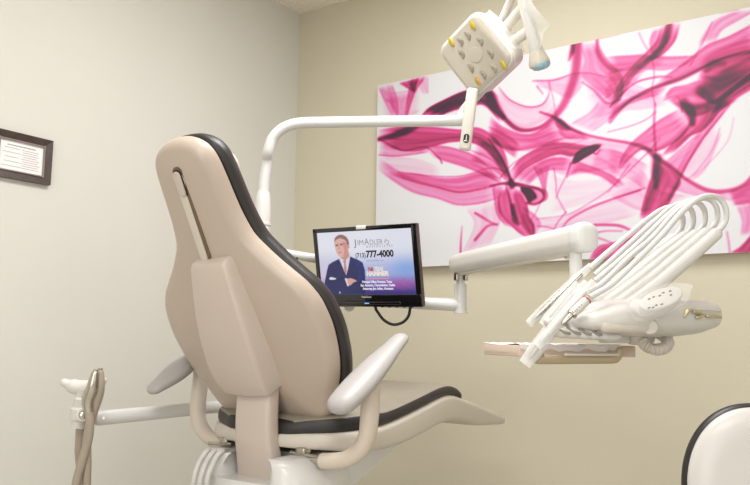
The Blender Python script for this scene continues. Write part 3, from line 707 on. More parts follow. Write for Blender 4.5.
iw, ih = fy1 - fy0 - 2 * fw_, fz1 - fz0 - 2 * fw_
for sy in (-1, 1):
    g.box((XL + 0.011, cyc + sy * (iw / 2 - 0.001), czc), 0.006, 0.004, ih + 0.006)
for sz in (-1, 1):
    g.box((XL + 0.011, cyc, czc + sz * (ih / 2 - 0.001)), 0.006, iw - 0.006, 0.004)
obj('frame_lip', g, M['frame2'], fr, smooth=0)
pp = obj('document', G().box((XL + 0.004, cyc, czc), 0.004, iw, ih), M['paper'], fr, smooth=0)
g = G()
rng = random.Random(3)
g.box((XL + 0.0065, cyc, czc + 0.036), 0.0006, iw * 0.62, 0.004)
for k in range(9):
    z = czc + 0.026 - k * 0.0078
    if k % 2 == 0:
        g.box((XL + 0.0065, cyc - iw * 0.2, z), 0.0006, iw * (0.3 + 0.14 * rng.random()), 0.0018)
    g.box((XL + 0.0065, cyc + iw * 0.2, z - 0.001), 0.0006, iw * (0.3 + 0.14 * rng.random()), 0.0018)
obj('printed_lines', g, M['ink'], fr, smooth=0)

# ---------------------------------------------------------------- dental chair
XC = -1.315
ch = thing('dental_chair', 'taupe dental chair with charcoal padding and white base seen from behind', 'chair', (XC, 1.6, 0.0))
HG = (XC - 0.007, 1.514, 0.789)
AV, AN, AX = Vector((0, -0.5032, 0.8642)), Vector((0, -0.8642, -0.5032)), Vector((1, 0, 0))
HALF = [(0, 0.15), (0.006, 0.165), (0.03, 0.188), (0.08, 0.212), (0.126, 0.236), (0.17, 0.252), (0.21, 0.261), (0.27, 0.267), (0.33, 0.259), (0.36, 0.246), (0.385, 0.230), (0.42, 0.196), (0.45, 0.168),
        (0.48, 0.144), (0.51, 0.128), (0.56, 0.115), (0.61, 0.109), (0.66, 0.105), (0.695, 0.101), (0.72, 0.095), (0.74, 0.083), (0.753, 0.068), (0.762, 0.05), (0.768, 0.028), (0.77, 0.004)]
HALF = [(v if v < 0.5 else 0.5 + (v - 0.5) * 0.965, w if v < 0.5 else w * 0.965) for v, w in HALF]
hs = cr(HALF, 4)
HALF = [(float(p[0]), float(max(0.002, p[1]))) for p in hs]
HALF = [HALF[0]] + [b for a, b in zip(HALF, HALF[1:]) if b[0] > a[0] + 1e-5]
shell_o = obj('backrest_shell', shield(G(), HALF, HG, AX, AV, AN, 0.0, 0.030, 0.022, 0.006, 0.01, bulge=0.03), M['shell'], ch)
HC = [(v * 1.036 - 0.030, w + 0.007) for v, w in HALF]
obj('backrest_cushion', shield(G(), HC, HG, AX, AV, AN, -0.022, 0.014, 0.016, 0.046, 0.05), M['char'], ch)
g = G()
g.tube([V3(HG) + AX * x + AV * 0.662 + AN * (-0.062) for x in (-0.05, -0.02, 0.02, 0.05)], [0.036, 0.04, 0.04, 0.036], 16, ell=(1.15, 0.6), upv=AN, cap='round')
obj('headrest_pillow', g, M['cream'], ch, label='cream headrest pillow')


def bk(x, v, n):
    return V3(HG) + AX * x + AV * v + AN * n


# adjustment slot down the upper back
def pill(w, h, n=10):
    r = w / 2
    return [(r * math.cos(a), h / 2 - r + r * math.sin(a)) for a in [math.pi * k / n for k in range(n + 1)]] + [(r * math.cos(a), -h / 2 + r + r * math.sin(a)) for a in [math.pi + math.pi * k / n for k in range(n + 1)]]


sa, sb = bk(0.002, 0.692, 0.0470), bk(0.002, 0.47, 0.0575)
SAV = (sa - sb).normalized()
SN = AX.cross(SAV)


def slot(v, x=0.0):
    t = (v - 0.47) / (0.692 - 0.47)
    return sb.lerp(sa, t) + AX * x


g = G().prism(pill(0.031, 0.235), slot(0.585, 0.002), AX, SAV, -0.012, 0.0012, 0.0)  # flat dark tan pill drawn as the groove
obj('slot_groove', g, M['groove'], ch, label='dark tan groove in the upper backrest')
g = G().prism(pill(0.022, 0.205), slot(0.572, -0.002), AX, SAV, -0.012, 0.0042, 0.002)
obj('slot_strip', g, M['cream'], ch, label='pale strip inside the backrest groove')
g = G().prism(pill(0.026, 0.068), slot(0.662, 0.001), AX, SAV, -0.012, 0.0030, 0.0)
ring_ = obj('button_surround', g, M['dark'], ch)
g = G().prism(pill(0.021, 0.061), slot(0.662, 0.0), AX, SAV, -0.002, 0.0080, 0.003)
obj('headrest_button', g, M['shell2'], ch, label='pill shaped headrest release button')

# spine cover: tapered hump down the lower back
g = G()
rings = []
SX = 0.018
for v, hw, off in ((0.128, 0.067, 0.100), (0.130, 0.075, 0.106), (0.14, 0.078, 0.110), (0.17, 0.080, 0.116), (0.22, 0.083, 0.118), (0.28, 0.081, 0.114), (0.34, 0.075, 0.106), (0.40, 0.067, 0.094), (0.44, 0.061, 0.085), (0.462, 0.058, 0.079), (0.470, 0.056, 0.073), (0.475, 0.052, 0.060)):
    sec = []
    for x, n in [(-1.06, 0.03), (-1, off - 0.014), (-0.98, off - 0.006), (-0.93, off - 0.001), (-0.86, off), (-0.4, off + 0.003), (0, off + 0.004), (0.4, off + 0.003), (0.86, off), (0.93, off - 0.001), (0.98, off - 0.006), (1, off - 0.014), (1.08, 0.03)]:
        sec.append(bk(SX + x * hw, v, max(0.03, n)))
    rings.append(sec)
obj('spine_cover', g.loft(rings), M['shell2'], ch, smooth=40)

# support link from the spine cover down into the base
g = G()
rings = []
LX = XC + 0.022
for z, y0, hw in ((0.90, 1.385, 0.052), (0.86, 1.368, 0.056), (0.80, 1.366, 0.057), (0.745, 1.368, 0.058), (0.73, 1.370, 0.059), (0.70, 1.378, 0.062), (0.66, 1.388, 0.065), (0.648, 1.389, 0.065)):
    y1 = y0 + 0.045
    r = 0.012
    rings.append([(LX + sx * (hw - r) + r * math.cos(a), (y0 + r if yy else y1 - r) + r * math.sin(a), z)
                  for sx, yy, a0 in ((1, 0, 0), (-1, 0, 90), (-1, 1, 180), (1, 1, 270)) for a in [math.radians(a0 + 30 * k) for k in range(4)]])
obj('support_link', g.loft(rings), M['shell2'], ch)


def slab(table, r=0.02, crown=0.0, nside=9):
    rings = []
    for y, w, zb, zt in table:
        h = zt - zb
        rr = min(r, h * 0.48, w * 0.48)
        sec = []
        for cx, cz, a0 in ((w - rr, zt - rr, 0), (-w + rr, zt - rr, 90), (-w + rr, zb + rr, 180), (w - rr, zb + rr, 270)):
            for k in range(6):
                a = math.radians(a0 + 18 * k)
                x = cx + rr * math.cos(a)
                sec.append((XC + x, y, cz + rr * math.sin(a)))
            if a0 == 0:
                for k in range(1, nside):
                    x = (w - rr) * (1 - 2 * k / nside)
                    sec.append((XC + x, y, zt + crown * (1 - (x / max(w, 1e-3)) ** 2)))
        rings.append(sec)
    g = G().loft(rings)
    n = len(rings[0])
    for q in range(len(g.mi) - 2):
        if q // n >= 6 and 3 <= q % n <= 15:
            g.mi[q] = 1
    return g


FR = [(1.372, .05, .730, .748), (1.385, .09, .725, .754), (1.41, .135, .722, .757), (1.45, .194, .720, .760), (1.51, .232, .716, .764), (1.58, .248, .711, .768), (1.64, .247, .708, .772), (1.72, .248, .713, .785), (1.82, .247, .728, .803),
      (1.90, .245, .742, .818), (1.95, .243, .746, .824), (2.0, .240, .743, .820), (2.06, .236, .735, .806), (2.17, .226, .711, .779), (2.30, .214, .699, .745), (2.40, .203, .690, .723), (2.43, .192, .689, .718), (2.445, .175, .693, .713)]
CU = [(1.385, .06, .745, .765), (1.395, .10, .749, .782), (1.42, .140, .752, .791), (1.46, .194, .755, .797), (1.52, .229, .759, .801), (1.59, .243, .763, .803), (1.65, .243, .768, .804), (1.72, .245, .781, .815), (1.82, .244, .799, .833),
      (1.90, .242, .814, .847), (1.96, .240, .820, .851), (2.01, .237, .816, .842), (2.045, .233, .807, .826), (2.065, .222, .802, .812)]


def interp_table(t, n):
    t = np.array(cr(t, 4))
    t[:, 0] += np.clip(1.5 - t[:, 0], 0, None) * 0.22
    k = np.clip(t[:, 0] - 1.6, 0, None)
    t[:, 0] += k * 0.05
    t[:, 2] += k * 0.006
    t[:, 3] += k * 0.006
    return [tuple(r) for r in t]


obj('seat_frame', slab(interp_table(FR, 4), 0.016), [M['cream'], M['cream']], ch, smooth=45)
obj('seat_cushion', slab(interp_table(CU, 4), 0.018, 0.004), [M['char'], M['seat']], ch, smooth=45, label='charcoal edged seat cushion with a grey tan top')

# white base: moulded cover with a rear notch, lift arm, foot plate
g = G()
oc = [(-0.075, 1.455), (-0.075, 1.37), (-0.085, 1.345), (-0.105, 1.335), (-0.128, 1.345), (-0.138, 1.375), (-0.142, 1.43), (-0.142, 1.52), (-0.12, 1.60), (0.13, 1.60), (0.165, 1.52), (0.165, 1.43), (0.158, 1.375), (0.138, 1.345), (0.108, 1.335), (0.088, 1.345), (0.078, 1.37), (0.078, 1.455)]
cxm, cym = 0.0, 1.47
rings = []
for z, k in ((0.09, 1.16), (0.30, 1.14), (0.50, 1.12), (0.58, 1.10), (0.63, 1.07), (0.648, 1.05), (0.650, 1.05), (0.67, 1.00), (0.69, 0.93), (0.702, 0.84), (0.706, 0.72)):
    rr = []
    for x, y in oc:
        fx_ = k if abs(x) > 0.1 else 1.0
        fy_ = 1 + (k - 1) * (0.5 if y > 1.5 else 0.28)
        if abs(x) < 0.1:
            fy_ = 1 + (k - 1) * 0.25
        if abs(x) < 0.08 and y < 1.5 and z < 0.649:
            y = 1.338
        if x < -0.08:
            fx_ = float(np.interp(z, (0.09, 0.63, 0.65, 0.67, 0.69, 0.702, 0.706), (1.16, 1.07, 0.98, 0.86, 0.72, 0.62, 0.57)))
        rr.append((LX + x * fx_ + (0.0 if abs(x) > 0.1 else 0.0), cym + (y - cym) * fy_, z))
    rings.append(rr)
obj('base_cover', g.loft(rings), M['white'], ch, smooth=60)
g = G()
prof = [(1.46, 0.585), (1.60, 0.618), (1.76, 0.676), (1.80, 0.695), (1.79, 0.712), (1.60, 0.702), (1.46, 0.69)]
hw = 0.17
g.loft([[(XC - hw, y, z) for y, z in prof], [(XC + hw, y, z) for y, z in prof]])
obj('lift_arm', g, M['white'], ch, smooth=0)
g = G()
g.prism([(p[0] * 1.0, p[1]) for p in rrect(0.56, 0.86, 0.14)], (XC, 1.66, 0), (1, 0, 0), (0, 1, 0), 0.0, 0.095, 0.03)
obj('foot_plate', g, M['whitew'], ch)

# armrests: paddle, bent post, pivot pin
for sgn in (1, -1):
    ax_ = XC + (0.32 if sgn > 0 else -0.302)
    pth = cr([(ax_, 1.345, 0.852), (ax_, 1.39, 0.878), (ax_, 1.45, 0.914), (ax_, 1.51, 0.950), (ax_, 1.57, 0.986)], 6)
    n = len(pth)
    rad = [0.041 * (0.86 + 0.2 * math.sin(math.pi * min(1, 0.12 + i / (n - 1)))) * (1 - 0.30 * (i / (n - 1)) ** 2) for i in range(n)]
    if sgn < 0:
        rad = [r_ * min(1.0, 0.70 + 0.9 * i / n) for i, r_ in enumerate(rad)]
    a = obj('armrest', G().tube(pth, rad, 20, ell=(1.0, 0.60), upv=(0, -0.5, 0.87), cap='round'), M['arm'], ch)
    dy = 0.0 if sgn > 0 else 0.05
    pp_ = cr([(ax_, 1.455, 0.92), (ax_, 1.450, 0.86), (ax_, 1.445, 0.80), (ax_ - sgn * 0.004, 1.442, 0.765), (ax_ - sgn * 0.022, 1.44, 0.735), (ax_ - sgn * 0.055, 1.438, 0.712), (ax_ - sgn * 0.095, 1.436, 0.703), (ax_ - sgn * 0.125, 1.435, 0.700)], 6)
    pp_ = [p + np.array((0, dy, 0)) for p in pp_]
    obj('armrest_post', G().tube(pp_, [0.0225 - 0.003 * i / len(pp_) for i in range(len(pp_))], 18, ell=(0.95, 1.1), upv=(0, 1, 0)), M['armpost'], a)
    g = G().tube([(ax_ - sgn * 0.124, 1.435 + dy, 0.700), (ax_ - sgn * 0.16, 1.435 + dy, 0.699)], 0.010, 12)
    g.tube([(ax_ - sgn * 0.122, 1.435 + dy, 0.700), (ax_ - sgn * 0.134, 1.435 + dy, 0.700)], 0.016, 14)
    obj('pivot_pin', g, M['steel'], a)
    g = G().tube([(ax_ - sgn * 0.112, 1.435 + dy - 0.0175, 0.703), (ax_ - sgn * 0.112, 1.435 + dy - 0.0205, 0.703)], 0.0042, 10)
    obj('post_screw', g, M['dark'], a)
for sgn in (1, -1):
    g = G().box((XC + sgn * 0.13, 1.44, 0.718), 0.03, 0.03, 0.018, bev=0.005)
    g.tube([(XC + sgn * 0.10, 1.43, 0.712), (XC + sgn * 0.19, 1.435, 0.706)], 0.005, 10)
    obj('hinge_bracket', g, M['steel'], ch, label='metal hinge bracket under the seat')

# ---------------------------------------------------------------- white hoses below the left armrest
for k in range(3):
    dx = 0.019 * k
    pth = cr([(-1.448 + dx, 1.46, 0.70), (-1.450 + dx, 1.43, 0.696), (-1.3900, 1.3270, 0.7120), (-1.4040, 1.3090, 0.6820), (-1.4190, 1.3070, 0.6280), (-1.478 + dx, 1.362, 0.52), (-1.50 + dx, 1.365, 0.30), (-1.50 + dx, 1.37, 0.12)], 8)
    pth = [p + (np.array((dx, dx * 0.25, 0)) if 16 <= i < 33 else 0) for i, p in enumerate(pth)]
    lab = ['white hose furthest left of the three looping down under the left armrest', 'middle one of the three white hoses under the left armrest', 'white hose nearest the chair base of the three under the left armrest'][k]
    tag(obj('hose', G().tube(pth, 0.0062, 12), M['hose'], loc=(-1.5, 1.37, 0.12)), lab, 'hose', 'white hoses under the chair')

# ---------------------------------------------------------------- operatory light on its post
lt = thing('operatory_light', 'white dental light on a curved post arm above the chair', 'dental light', (-1.655, 1.772, 0.0))
PX, PY = -1.652, 1.770
g = G().lathe([(0.11, 0.0), (0.11, 0.02), (0.06, 0.035), (0.03, 0.05)], (PX, PY, 0), (0, 0, 1))
obj('post_foot', g, M['white'], lt)
g = G().tube([(PX, PY, 0.03), (PX, PY, 1.36)], 0.026, 20)
obj('post', g, M['white'], lt)
g = G().lathe([(0.0285, 0), (0.0285, 0.006), (0.027, 0.007), (0.027, 0.055), (0.0245, 0.09), (0.0215, 0.11)], (PX, PY, 1.345), (0, 0, 1))
obj('post_collar', g, M['white'], lt)
arm_pts = cr([(PX, PY, 1.44), (PX + 0.004, PY, 1.50), (PX + 0.014, PY + 0.001, 1.56), (-1.6240, 1.7570, 1.5830), (-1.6080, 1.7610, 1.6280), (-1.5770, 1.7770, 1.6610), (-1.5330, 1.8050, 1.6770), (-1.4520, 1.8590, 1.6810), (-1.3180, 1.9500, 1.6860), (-1.1830, 2.0420, 1.6900), (-1.0950, 2.1020, 1.6930)], 7)
obj('boom', G().tube(arm_pts, 0.0182, 18, cap='round'), M['white'], lt)
# lamp head: local axes
LE1 = Vector((0.8591, -0.2114, 0.4661))
LE2 = Vector((0.5115, 0.3201, -0.7975))
LN = Vector((-0.0194, -0.9235, -0.3831))
LO = V3((-0.9685, 1.9413, 1.8353))
HWD, HHD = 0.176, 0.188   # along LE1, LE2


def lp(a, b, c=0.0):
    return LO + LE1 * a + LE2 * b + LN * c


# pivot from the boom up to the back of the head
bend = V3(arm_pts[-1])
g = G().tube(cr([bend, bend + Vector((0.0, 0.012, 0.04)), lp(-0.05, 0.04, -0.19), lp(-0.02, 0.01, -0.17), lp(0, 0, -0.10)], 6), 0.016, 14)
obj('yoke', g, M['whitew'], lt)


def rr_ring(w, h, r, c):
    return [lp(p[0], p[1], c) for p in rrect(w, h, r)]


g = G().loft([rr_ring(HWD, HHD, 0.03, 0.0), rr_ring(HWD + 0.006, HHD + 0.006, 0.032, -0.004), rr_ring(HWD + 0.004, HHD + 0.004, 0.032, -0.082), rr_ring(HWD * 0.97, HHD * 0.97, 0.035, -0.094), rr_ring(HWD * 0.86, HHD * 0.86, 0.04, -0.104), rr_ring(HWD * 0.80, HHD * 0.80, 0.04, -0.135), rr_ring(HWD * 0.7, HHD * 0.7, 0.04, -0.150), rr_ring(HWD * 0.4, HHD * 0.4, 0.03, -0.156)])
head = obj('lamp_head', g, M['whitew'], lt)
g = G().loft([rr_ring(HWD + 0.010, HHD + 0.010, 0.034, -0.010), rr_ring(HWD + 0.012, HHD + 0.012, 0.034, -0.013), rr_ring(HWD + 0.012, HHD + 0.012, 0.034, -0.016), rr_ring(HWD + 0.008, HHD + 0.008, 0.034, -0.019)])
obj('lamp_seam', g, M['offw'], head)
g = G().loft([rr_ring(HWD - 0.008, HHD - 0.008, 0.026, -0.001), rr_ring(HWD - 0.008, HHD - 0.008, 0.026, 0.002), rr_ring(HWD - 0.013, HHD - 0.013, 0.024, 0.004)])
obj('lens_plate', g, M['lens'], head)
g = G().loft([[lp(0.002 + p[0], p[1], c) for p in ellipse(0.022 * k, 0.024 * k)] for c, k in ((0.003, 1), (0.0055, 0.96), (0.006, 0.5))])
obj('centre_disc', g, M['greyplate'], head)
for (a, b, kind, ang) in [(0.0515, -0.0683, 'y', 1.688), (-0.0332, -0.0813, 'y', 1.686), (0.05, 0.082, 'y', 1.688), (-0.0434, 0.062, 'a', 1.686), (0.0212, -0.0589, 'g', 1.687), (-0.0082, -0.0624, 'g', 1.686), (0.0413, -0.0199, 'g', 1.687), (-0.0296, -0.0323, 'g', 1.686), (-0.0339, 0.0185, 'g', 1.686), (0.0414, 0.0312, 'g', 1.688), (-0.0157, 0.0602, 'g', 1.686), (0.0216, 0.0697, 'g', 1.687)]:
    g = G()
    rg = []
    ca, sa = math.cos(ang), math.sin(ang)
    for c, k in ((0.003, 1.0), (0.006, 0.95), (0.0075, 0.6)):
        rg.append([lp(a + (p[0] * ca - p[1] * sa), b + (p[0] * sa + p[1] * ca), c) for p in [(q[0] * k, q[1] * k + (0.42 * q[0] * q[0] / 0.0165 - 0.002 if kind == 'g' else 0)) for q in ellipse(0.0160, 0.0068, 20)]])
    obj('led_lens', g.loft(rg), {'y': M['yellow'], 'a': M['amber'], 'g': M['greyl']}[kind], head, label={'y': 'yellow lens of the lamp', 'a': 'amber lens of the lamp', 'g': 'grey crescent lens of the lamp'}[kind])
# near handle, a flat bar hanging from the lower corner
hb0, hb1 = V3((-0.9810, 1.9470, 1.7370)), V3((-1.0140, 1.9580, 1.5510))
hy = (hb1 - hb0).normalized()
hn = (Vector((0, 0, 1.0)) - V3((-1.0010, 1.9540, 1.6430))).normalized()
hn = (hn - hy * hn.dot(hy)).normalized()
hx = hy.cross(hn)
HL = (hb1 - hb0).length
hh = obj('handle', G().box((hb0 + hb1) / 2, 0.035, HL, 0.022, (hx, hy, hn), 0.009), M['offw'], head, label='flat cream handle bar at the lower corner')
g = G().prism(pill(0.021, 0.044), hb1 - hy * 0.028 + hn * 0.0105, hx, hy, 0.0, 0.0012)
obj('slot_plate', g, M['cream'], head)
g = G().prism(rrect(0.017, 0.027, 0.007), hb1 - hy * 0.036 + hn * 0.0113, hx, hy, 0.0, 0.0012)
obj('hook_slot', g, M['dark'], head)
g = G().box(hb1 - hy * 0.036 + hn * 0.013, 0.004, 0.018, 0.003, (hx, hy, hn), 0.001)
g.box(hb1 - hy * 0.028 + hn * 0.013, 0.012, 0.003, 0.003, (hx, hy, hn), 0.001)
obj('hook', g, M['steel'], head)
# far handle: round bar with a flared sensor end, bagged in film
fb0, fb1 = V3((-0.8080, 1.8970, 2.0050)), V3((-0.7900, 1.9870, 1.8050))
fd = (fb1 - fb0).normalized()
g = G().tube([lp(0.06, -0.02, -0.05), lp(0.05, -0.035, -0.12), fb0], 0.012, 12)
g.tube([fb0, fb0 + (fb1 - fb0) * 0.7, fb1], [0.018, 0.018, 0.021], 18, cap='round')
obj('handle', g, M['whitew'], head, label='round white handle with a blue sensor tip')
g = G().lathe([(0.021, -0.02), (0.027, 0.0), (0.031, 0.012), (0.031, 0.02), (0.026, 0.026), (0.012, 0.029)], fb1, fd)
obj('sensor_cup', g, M['lens'], head)
g = G().lathe([(0.0275, 0.016), (0.0275, 0.026), (0.023, 0.033), (0.012, 0.037)], fb1 + Vector((0.004, -0.004, 0)), fd)
obj('sensor_lens', g, M['blue'], head, label='blue sensor lens')
g = G()
for q_ in (0.30, 0.62):
    a_, b_ = lp(0.05, -0.05 + 0.12 * q_, -0.09), fb0.lerp(fb1, q_)
    g.tube([a_, a_.lerp(b_, 0.5), b_], 0.016, 12, ell=(1.0, 0.5), upv=LN)
obj('handle_bracket', g, M['offw'], head)
fl = [fb0 + Vector((0.005, 0, 0.02)), (-0.7750, 1.9170, 1.9390), (-0.7400, 1.9240, 1.8860), (-0.7290, 1.9340, 1.8720), (-0.7560, 1.9420, 1.8570), (-0.7710, 1.9620, 1.8230)]
bk2 = [fb0, (-0.8010, 1.9130, 1.9260), (-0.7950, 1.9340, 1.8960), (-0.7910, 1.9530, 1.8720), (-0.7890, 1.9700, 1.8470), (-0.7860, 1.9760, 1.8190)]
g = G()
nrm = Vector((0.002, 0.002, 0))
vs = []
for a, b in zip(fl, bk2):
    a, b = V3(a), V3(b)
    m_ = (a + b) / 2 + Vector((0.006, -0.008, 0.003))
    vs += [b, m_, a]
f = []
for i in range(len(fl) - 1):
    f += [(3 * i, 3 * i + 1, 3 * i + 4, 3 * i + 3), (3 * i + 1, 3 * i + 2, 3 * i + 5, 3 * i + 4)]
g.add(vs, f)
g2 = G()
g2.add([lp(0.092, -0.07, -0.02), lp(0.094, 0.0, -0.02), lp(0.094, 0.06, -0.02), lp(0.098, -0.085, -0.06), lp(0.11, 0.0, -0.07), lp(0.10, 0.07, -0.06), lp(0.085, -0.09, -0.10), lp(0.10, 0.0, -0.115), lp(0.09, 0.075, -0.10), lp(0.03, -0.08, -0.12), lp(0.03, 0, -0.13), lp(0.03, 0.06, -0.12)],
       [(0, 1, 4, 3), (1, 2, 5, 4), (3, 4, 7, 6), (4, 5, 8, 7), (6, 7, 10, 9), (7, 8, 11, 10)])
g.v += g2.v
n0 = len(vs)
g.f += [tuple(i + n0 for i in q) for q in g2.f]
g.mi += [0] * len(g2.f)
fo = obj('barrier_film', g, M['film3'], head, label='clear plastic barrier film', smooth=80)

# ---------------------------------------------------------------- assistant arm on the left
aa = thing('assistant_arm', 'white assistant arm reaching left from the post at seat height', 'dental arm', (PX, PY, 0.76))
A0, A1 = V3((-1.7140, 1.2430, 0.7720)), Vector((PX - 0.01, PY - 0.02, 0.778))
g = G().tube([A0, A0.lerp(A1, 0.5), A1], [0.0185, 0.0178, 0.017], 16, ell=(0.75, 1.05), cap='round')
obj('arm_tube', g, M['white'], aa)
g = G().lathe([(0.032, -0.03), (0.034, -0.026), (0.034, 0.026), (0.032, 0.03)], (PX, PY, 0.778), (0, 0, 1))
obj('post_clamp', g, M['white'], aa)
g = G().tube([V3((-1.6870, 1.2370, 0.7750)) , V3((-1.6850, 1.2350, 0.7750))], 0.0035, 10)
obj('arm_screw', g, M['steel'], aa)
hd = V3((-1.7280, 1.2060, 0.7890))
g = G()
g.tube(cr([(-1.7200, 1.2030, 0.8510), (-1.7260, 1.2030, 0.8250), (-1.7300, 1.2040, 0.8000), (-1.7330, 1.2050, 0.7740), (-1.7390, 1.2050, 0.7530)], 5), [0.022] * 5 + [0.027] * 5 + [0.032] * 6 + [0.026] * 5, 18, ell=(1.0, 0.8))
hold = obj('holder_body', g, M['whitew'], aa)
g = G().tube(cr([(-1.7650, 1.1700, 0.8640), (-1.7500, 1.1820, 0.8560), (-1.7330, 1.1940, 0.8520), (-1.7110, 1.2080, 0.8560), (-1.6940, 1.2190, 0.8640), (-1.6910, 1.2320, 0.8700)], 5), [0.011, 0.0115, 0.012, 0.0145, 0.017, 0.0185, 0.019, 0.019, 0.019, 0.019, 0.019, 0.019, 0.0185, 0.018, 0.017, 0.0165, 0.016, 0.015, 0.014, 0.013, 0.0125, 0.012, 0.0115, 0.011, 0.0105, 0.010], 16, cap='round')
obj('holder_crossbar', g, M['whitew'], aa)
pv = V3((-1.7040, 1.1870, 0.7850))
pn = (Vector((0, 0, 1)) - pv).normalized()
g = G().lathe([(0.017, -0.012), (0.017, 0.002), (0.0155, 0.004)], pv, pn)
obj('pivot_cap', g, M['whitew'], aa)
g = G().lathe([(0.0105, 0.002), (0.0105, 0.006), (0.006, 0.009)], pv, pn)
obj('pivot_bolt', g, M['steel'], aa)
sh = [
    ([(-1.6550, 1.1800, 0.8900), (-1.6630, 1.1800, 0.8550), (-1.6780, 1.1810, 0.8250), (-1.6770, 1.1850, 0.7940), (-1.6770, 1.1900, 0.7640), (-1.6830, 1.1920, 0.7240), (-1.6990, 1.1890, 0.6690), (-1.7150, 1.1870, 0.6110), (-1.7310, 1.1960, 0.5210)], 'grey suction handpiece with the left metal tip in the assistant holder', 0.011),
    ([(-1.6620, 1.2000, 0.8920), (-1.6650, 1.2010, 0.8640), (-1.6710, 1.2020, 0.8340), (-1.6800, 1.2020, 0.7980), (-1.6900, 1.2000, 0.7620), (-1.6990, 1.2000, 0.7220), (-1.7020, 1.2060, 0.6660), (-1.7070, 1.2120, 0.6080), (-1.7130, 1.2210, 0.5190)], 'grey suction handpiece with the right metal tip in the assistant holder', 0.011),
    ([(-1.7500, 1.2150, 0.7570), (-1.7540, 1.2180, 0.7150), (-1.7570, 1.2210, 0.6840), (-1.7610, 1.2310, 0.6420), (-1.7570, 1.2400, 0.5980), (-1.7580, 1.2530, 0.5070)], 'grey hose hanging from the bottom of the assistant holder', 0.0125)]
for k, (pts, lab, r) in enumerate(sh):
    pts = list(pts) + [(pts[-1][0] + 0.0, pts[-1][1] + 0.03, 0.38), (-1.735 + 0.03 * k, 1.36, 0.20), (-1.68 + 0.03 * k, 1.50, 0.13), (-1.60 + 0.03 * k, 1.60, 0.115)]
    root = thing('suction_hose', lab, 'hose', V3(pts[-1]), 'suction hoses on the assistant arm')
    if k < 2:
        q = cr(pts[:4], 6)
        n = len(q)
        obj('valve_handle', G().tube(q, [0.007 + 0.009 * math.sin(math.pi * (0.1 + 0.8 * i / n)) for i in range(n)], 14, cap='round'), M['ghose' if k else 'steel'], root)
        d = (V3(pts[0]) - V3(pts[1])).normalized()
        obj('metal_tip', G().tube([V3(pts[0]) - d * 0.01, V3(pts[0]) + d * 0.012], 0.0062, 12), M['steel'], root)
        obj('tubing', G().tube(cr(pts[3:], 8), r, 14), M['ghose'], root)
    else:
        obj('tubing', G().tube(cr(pts, 8), r, 14), M['ghose'], root)

# ---------------------------------------------------------------- delivery unit: two link arms, flex arm, head with whips
du = thing('delivery_unit', 'white dental delivery unit on a jointed arm with five curved whip arms', 'dental unit', (PX, PY, 1.2))
g = G().lathe([(0.032, -0.035), (0.034, -0.03), (0.034, 0.03), (0.032, 0.035)], (PX, PY, 1.262), (0, 0, 1))
obj('post_clamp', g, M['white'], du)
J1 = V3((-1.4480, 1.9780, 1.2290))
a0 = Vector((PX + 0.02, PY + 0.012, 1.262))
obj('link_arm', G().tube([a0, J1], 0.0150, 16, cap='round'), M['white'], du)
sc = V3((-1.5530, 1.8320, 1.2390))
obj('arm_screw', G().lathe([(0.0035, -0.003), (0.0035, 0.0005)], sc, (Vector((0, 0, 1)) - sc)), M['dark'], du)
J2 = V3((-1.4550, 1.9910, 1.1110))
obj('joint_post', G().tube([J1 + Vector((0, 0, 0.02)), Vector((J1.x, J1.y, J2.z - 0.02))], 0.019, 16, cap='round'), M['white'], du)
J3 = V3((-1.1260, 2.1440, 1.0970))
obj('link_arm', G().tube([Vector((J1.x, J1.y, J2.z)), J3], [0.0195, 0.0205], 18), M['white'], du)
jt, jb = V3((-1.1220, 2.1370, 1.1640)), V3((-1.1280, 2.1470, 1.0720))
g = G().tube([Vector((J3.x, J3.y, jb.z)), Vector((J3.x, J3.y, jt.z))], 0.0205, 20)
g.lathe([(0.0225, 0), (0.0225, 0.006), (0.019, 0.009)], (J3.x, J3.y, jb.z - 0.002), (0, 0, 1))
obj('elbow_post', g, M['white'], du)
obj('elbow_neck', G().tube([(J3.x, J3.y, jt.z - 0.01), (J3.x, J3.y, 1.225)], 0.014, 16), M['white'], du)
g = G()
for s_ in (-1, 1):
    g.box((J3.x + 0.016 * s_ + 0.012, J3.y - 0.02, 1.188), 0.016, 0.016, 0.03, bev=0.004)
obj('elbow_hinge', g, M['steel'], du)
F0, F1 = V3((-1.1330, 2.1200, 1.2270)), V3((-0.5840, 1.7370, 1.2360))
fdv = (F1 - F0).normalized()
fu = (Vector((0, 0, 1)) - fdv * fdv.z).normalized()
fs = fdv.cross(fu)
g = G()
rings = []
L_ = (F1 - F0).length
for t, hw_, hh_ in ((-0.012, 0.012, 0.014), (0.0, 0.022, 0.024), (0.02, 0.0275, 0.029), (0.06, 0.029, 0.031), (0.5 * L_, 0.030, 0.0325), (L_ - 0.06, 0.031, 0.0335), (L_ - 0.012, 0.031, 0.034)):
    c = F0 + fdv * t
    rings.append([c + fs * p[0] + fu * p[1] for p in rrect(2 * hw_, 2 * hh_, min(hw_, hh_) * 0.8, 6)])
obj('flex_arm', g.loft(rings), M['whitew'], du)
g = G()
rings = []
for t, k in ((-0.016, 0.97), (-0.013, 1.03), (0.0, 1.05), (0.012, 1.04), (0.019, 0.95), (0.023, 0.78), (0.025, 0.4)):
    c = F1 + fdv * t
    rings.append([c + fs * p[0] * k + fu * p[1] * k for p in rrect(0.062, 0.070, 0.026, 6)])
obj('arm_end_cap', g.loft(rings), M['white'], du)
g = G()
c = F0.lerp(F1, 0.5) - fu * 0.033
g.box(c, 0.022, L_ * 0.86, 0.012, (fs, fdv, fu), 0.005)
obj('arm_slot_cover', g, M['offw'], du)
DP = F0.lerp(F1, 0.955)
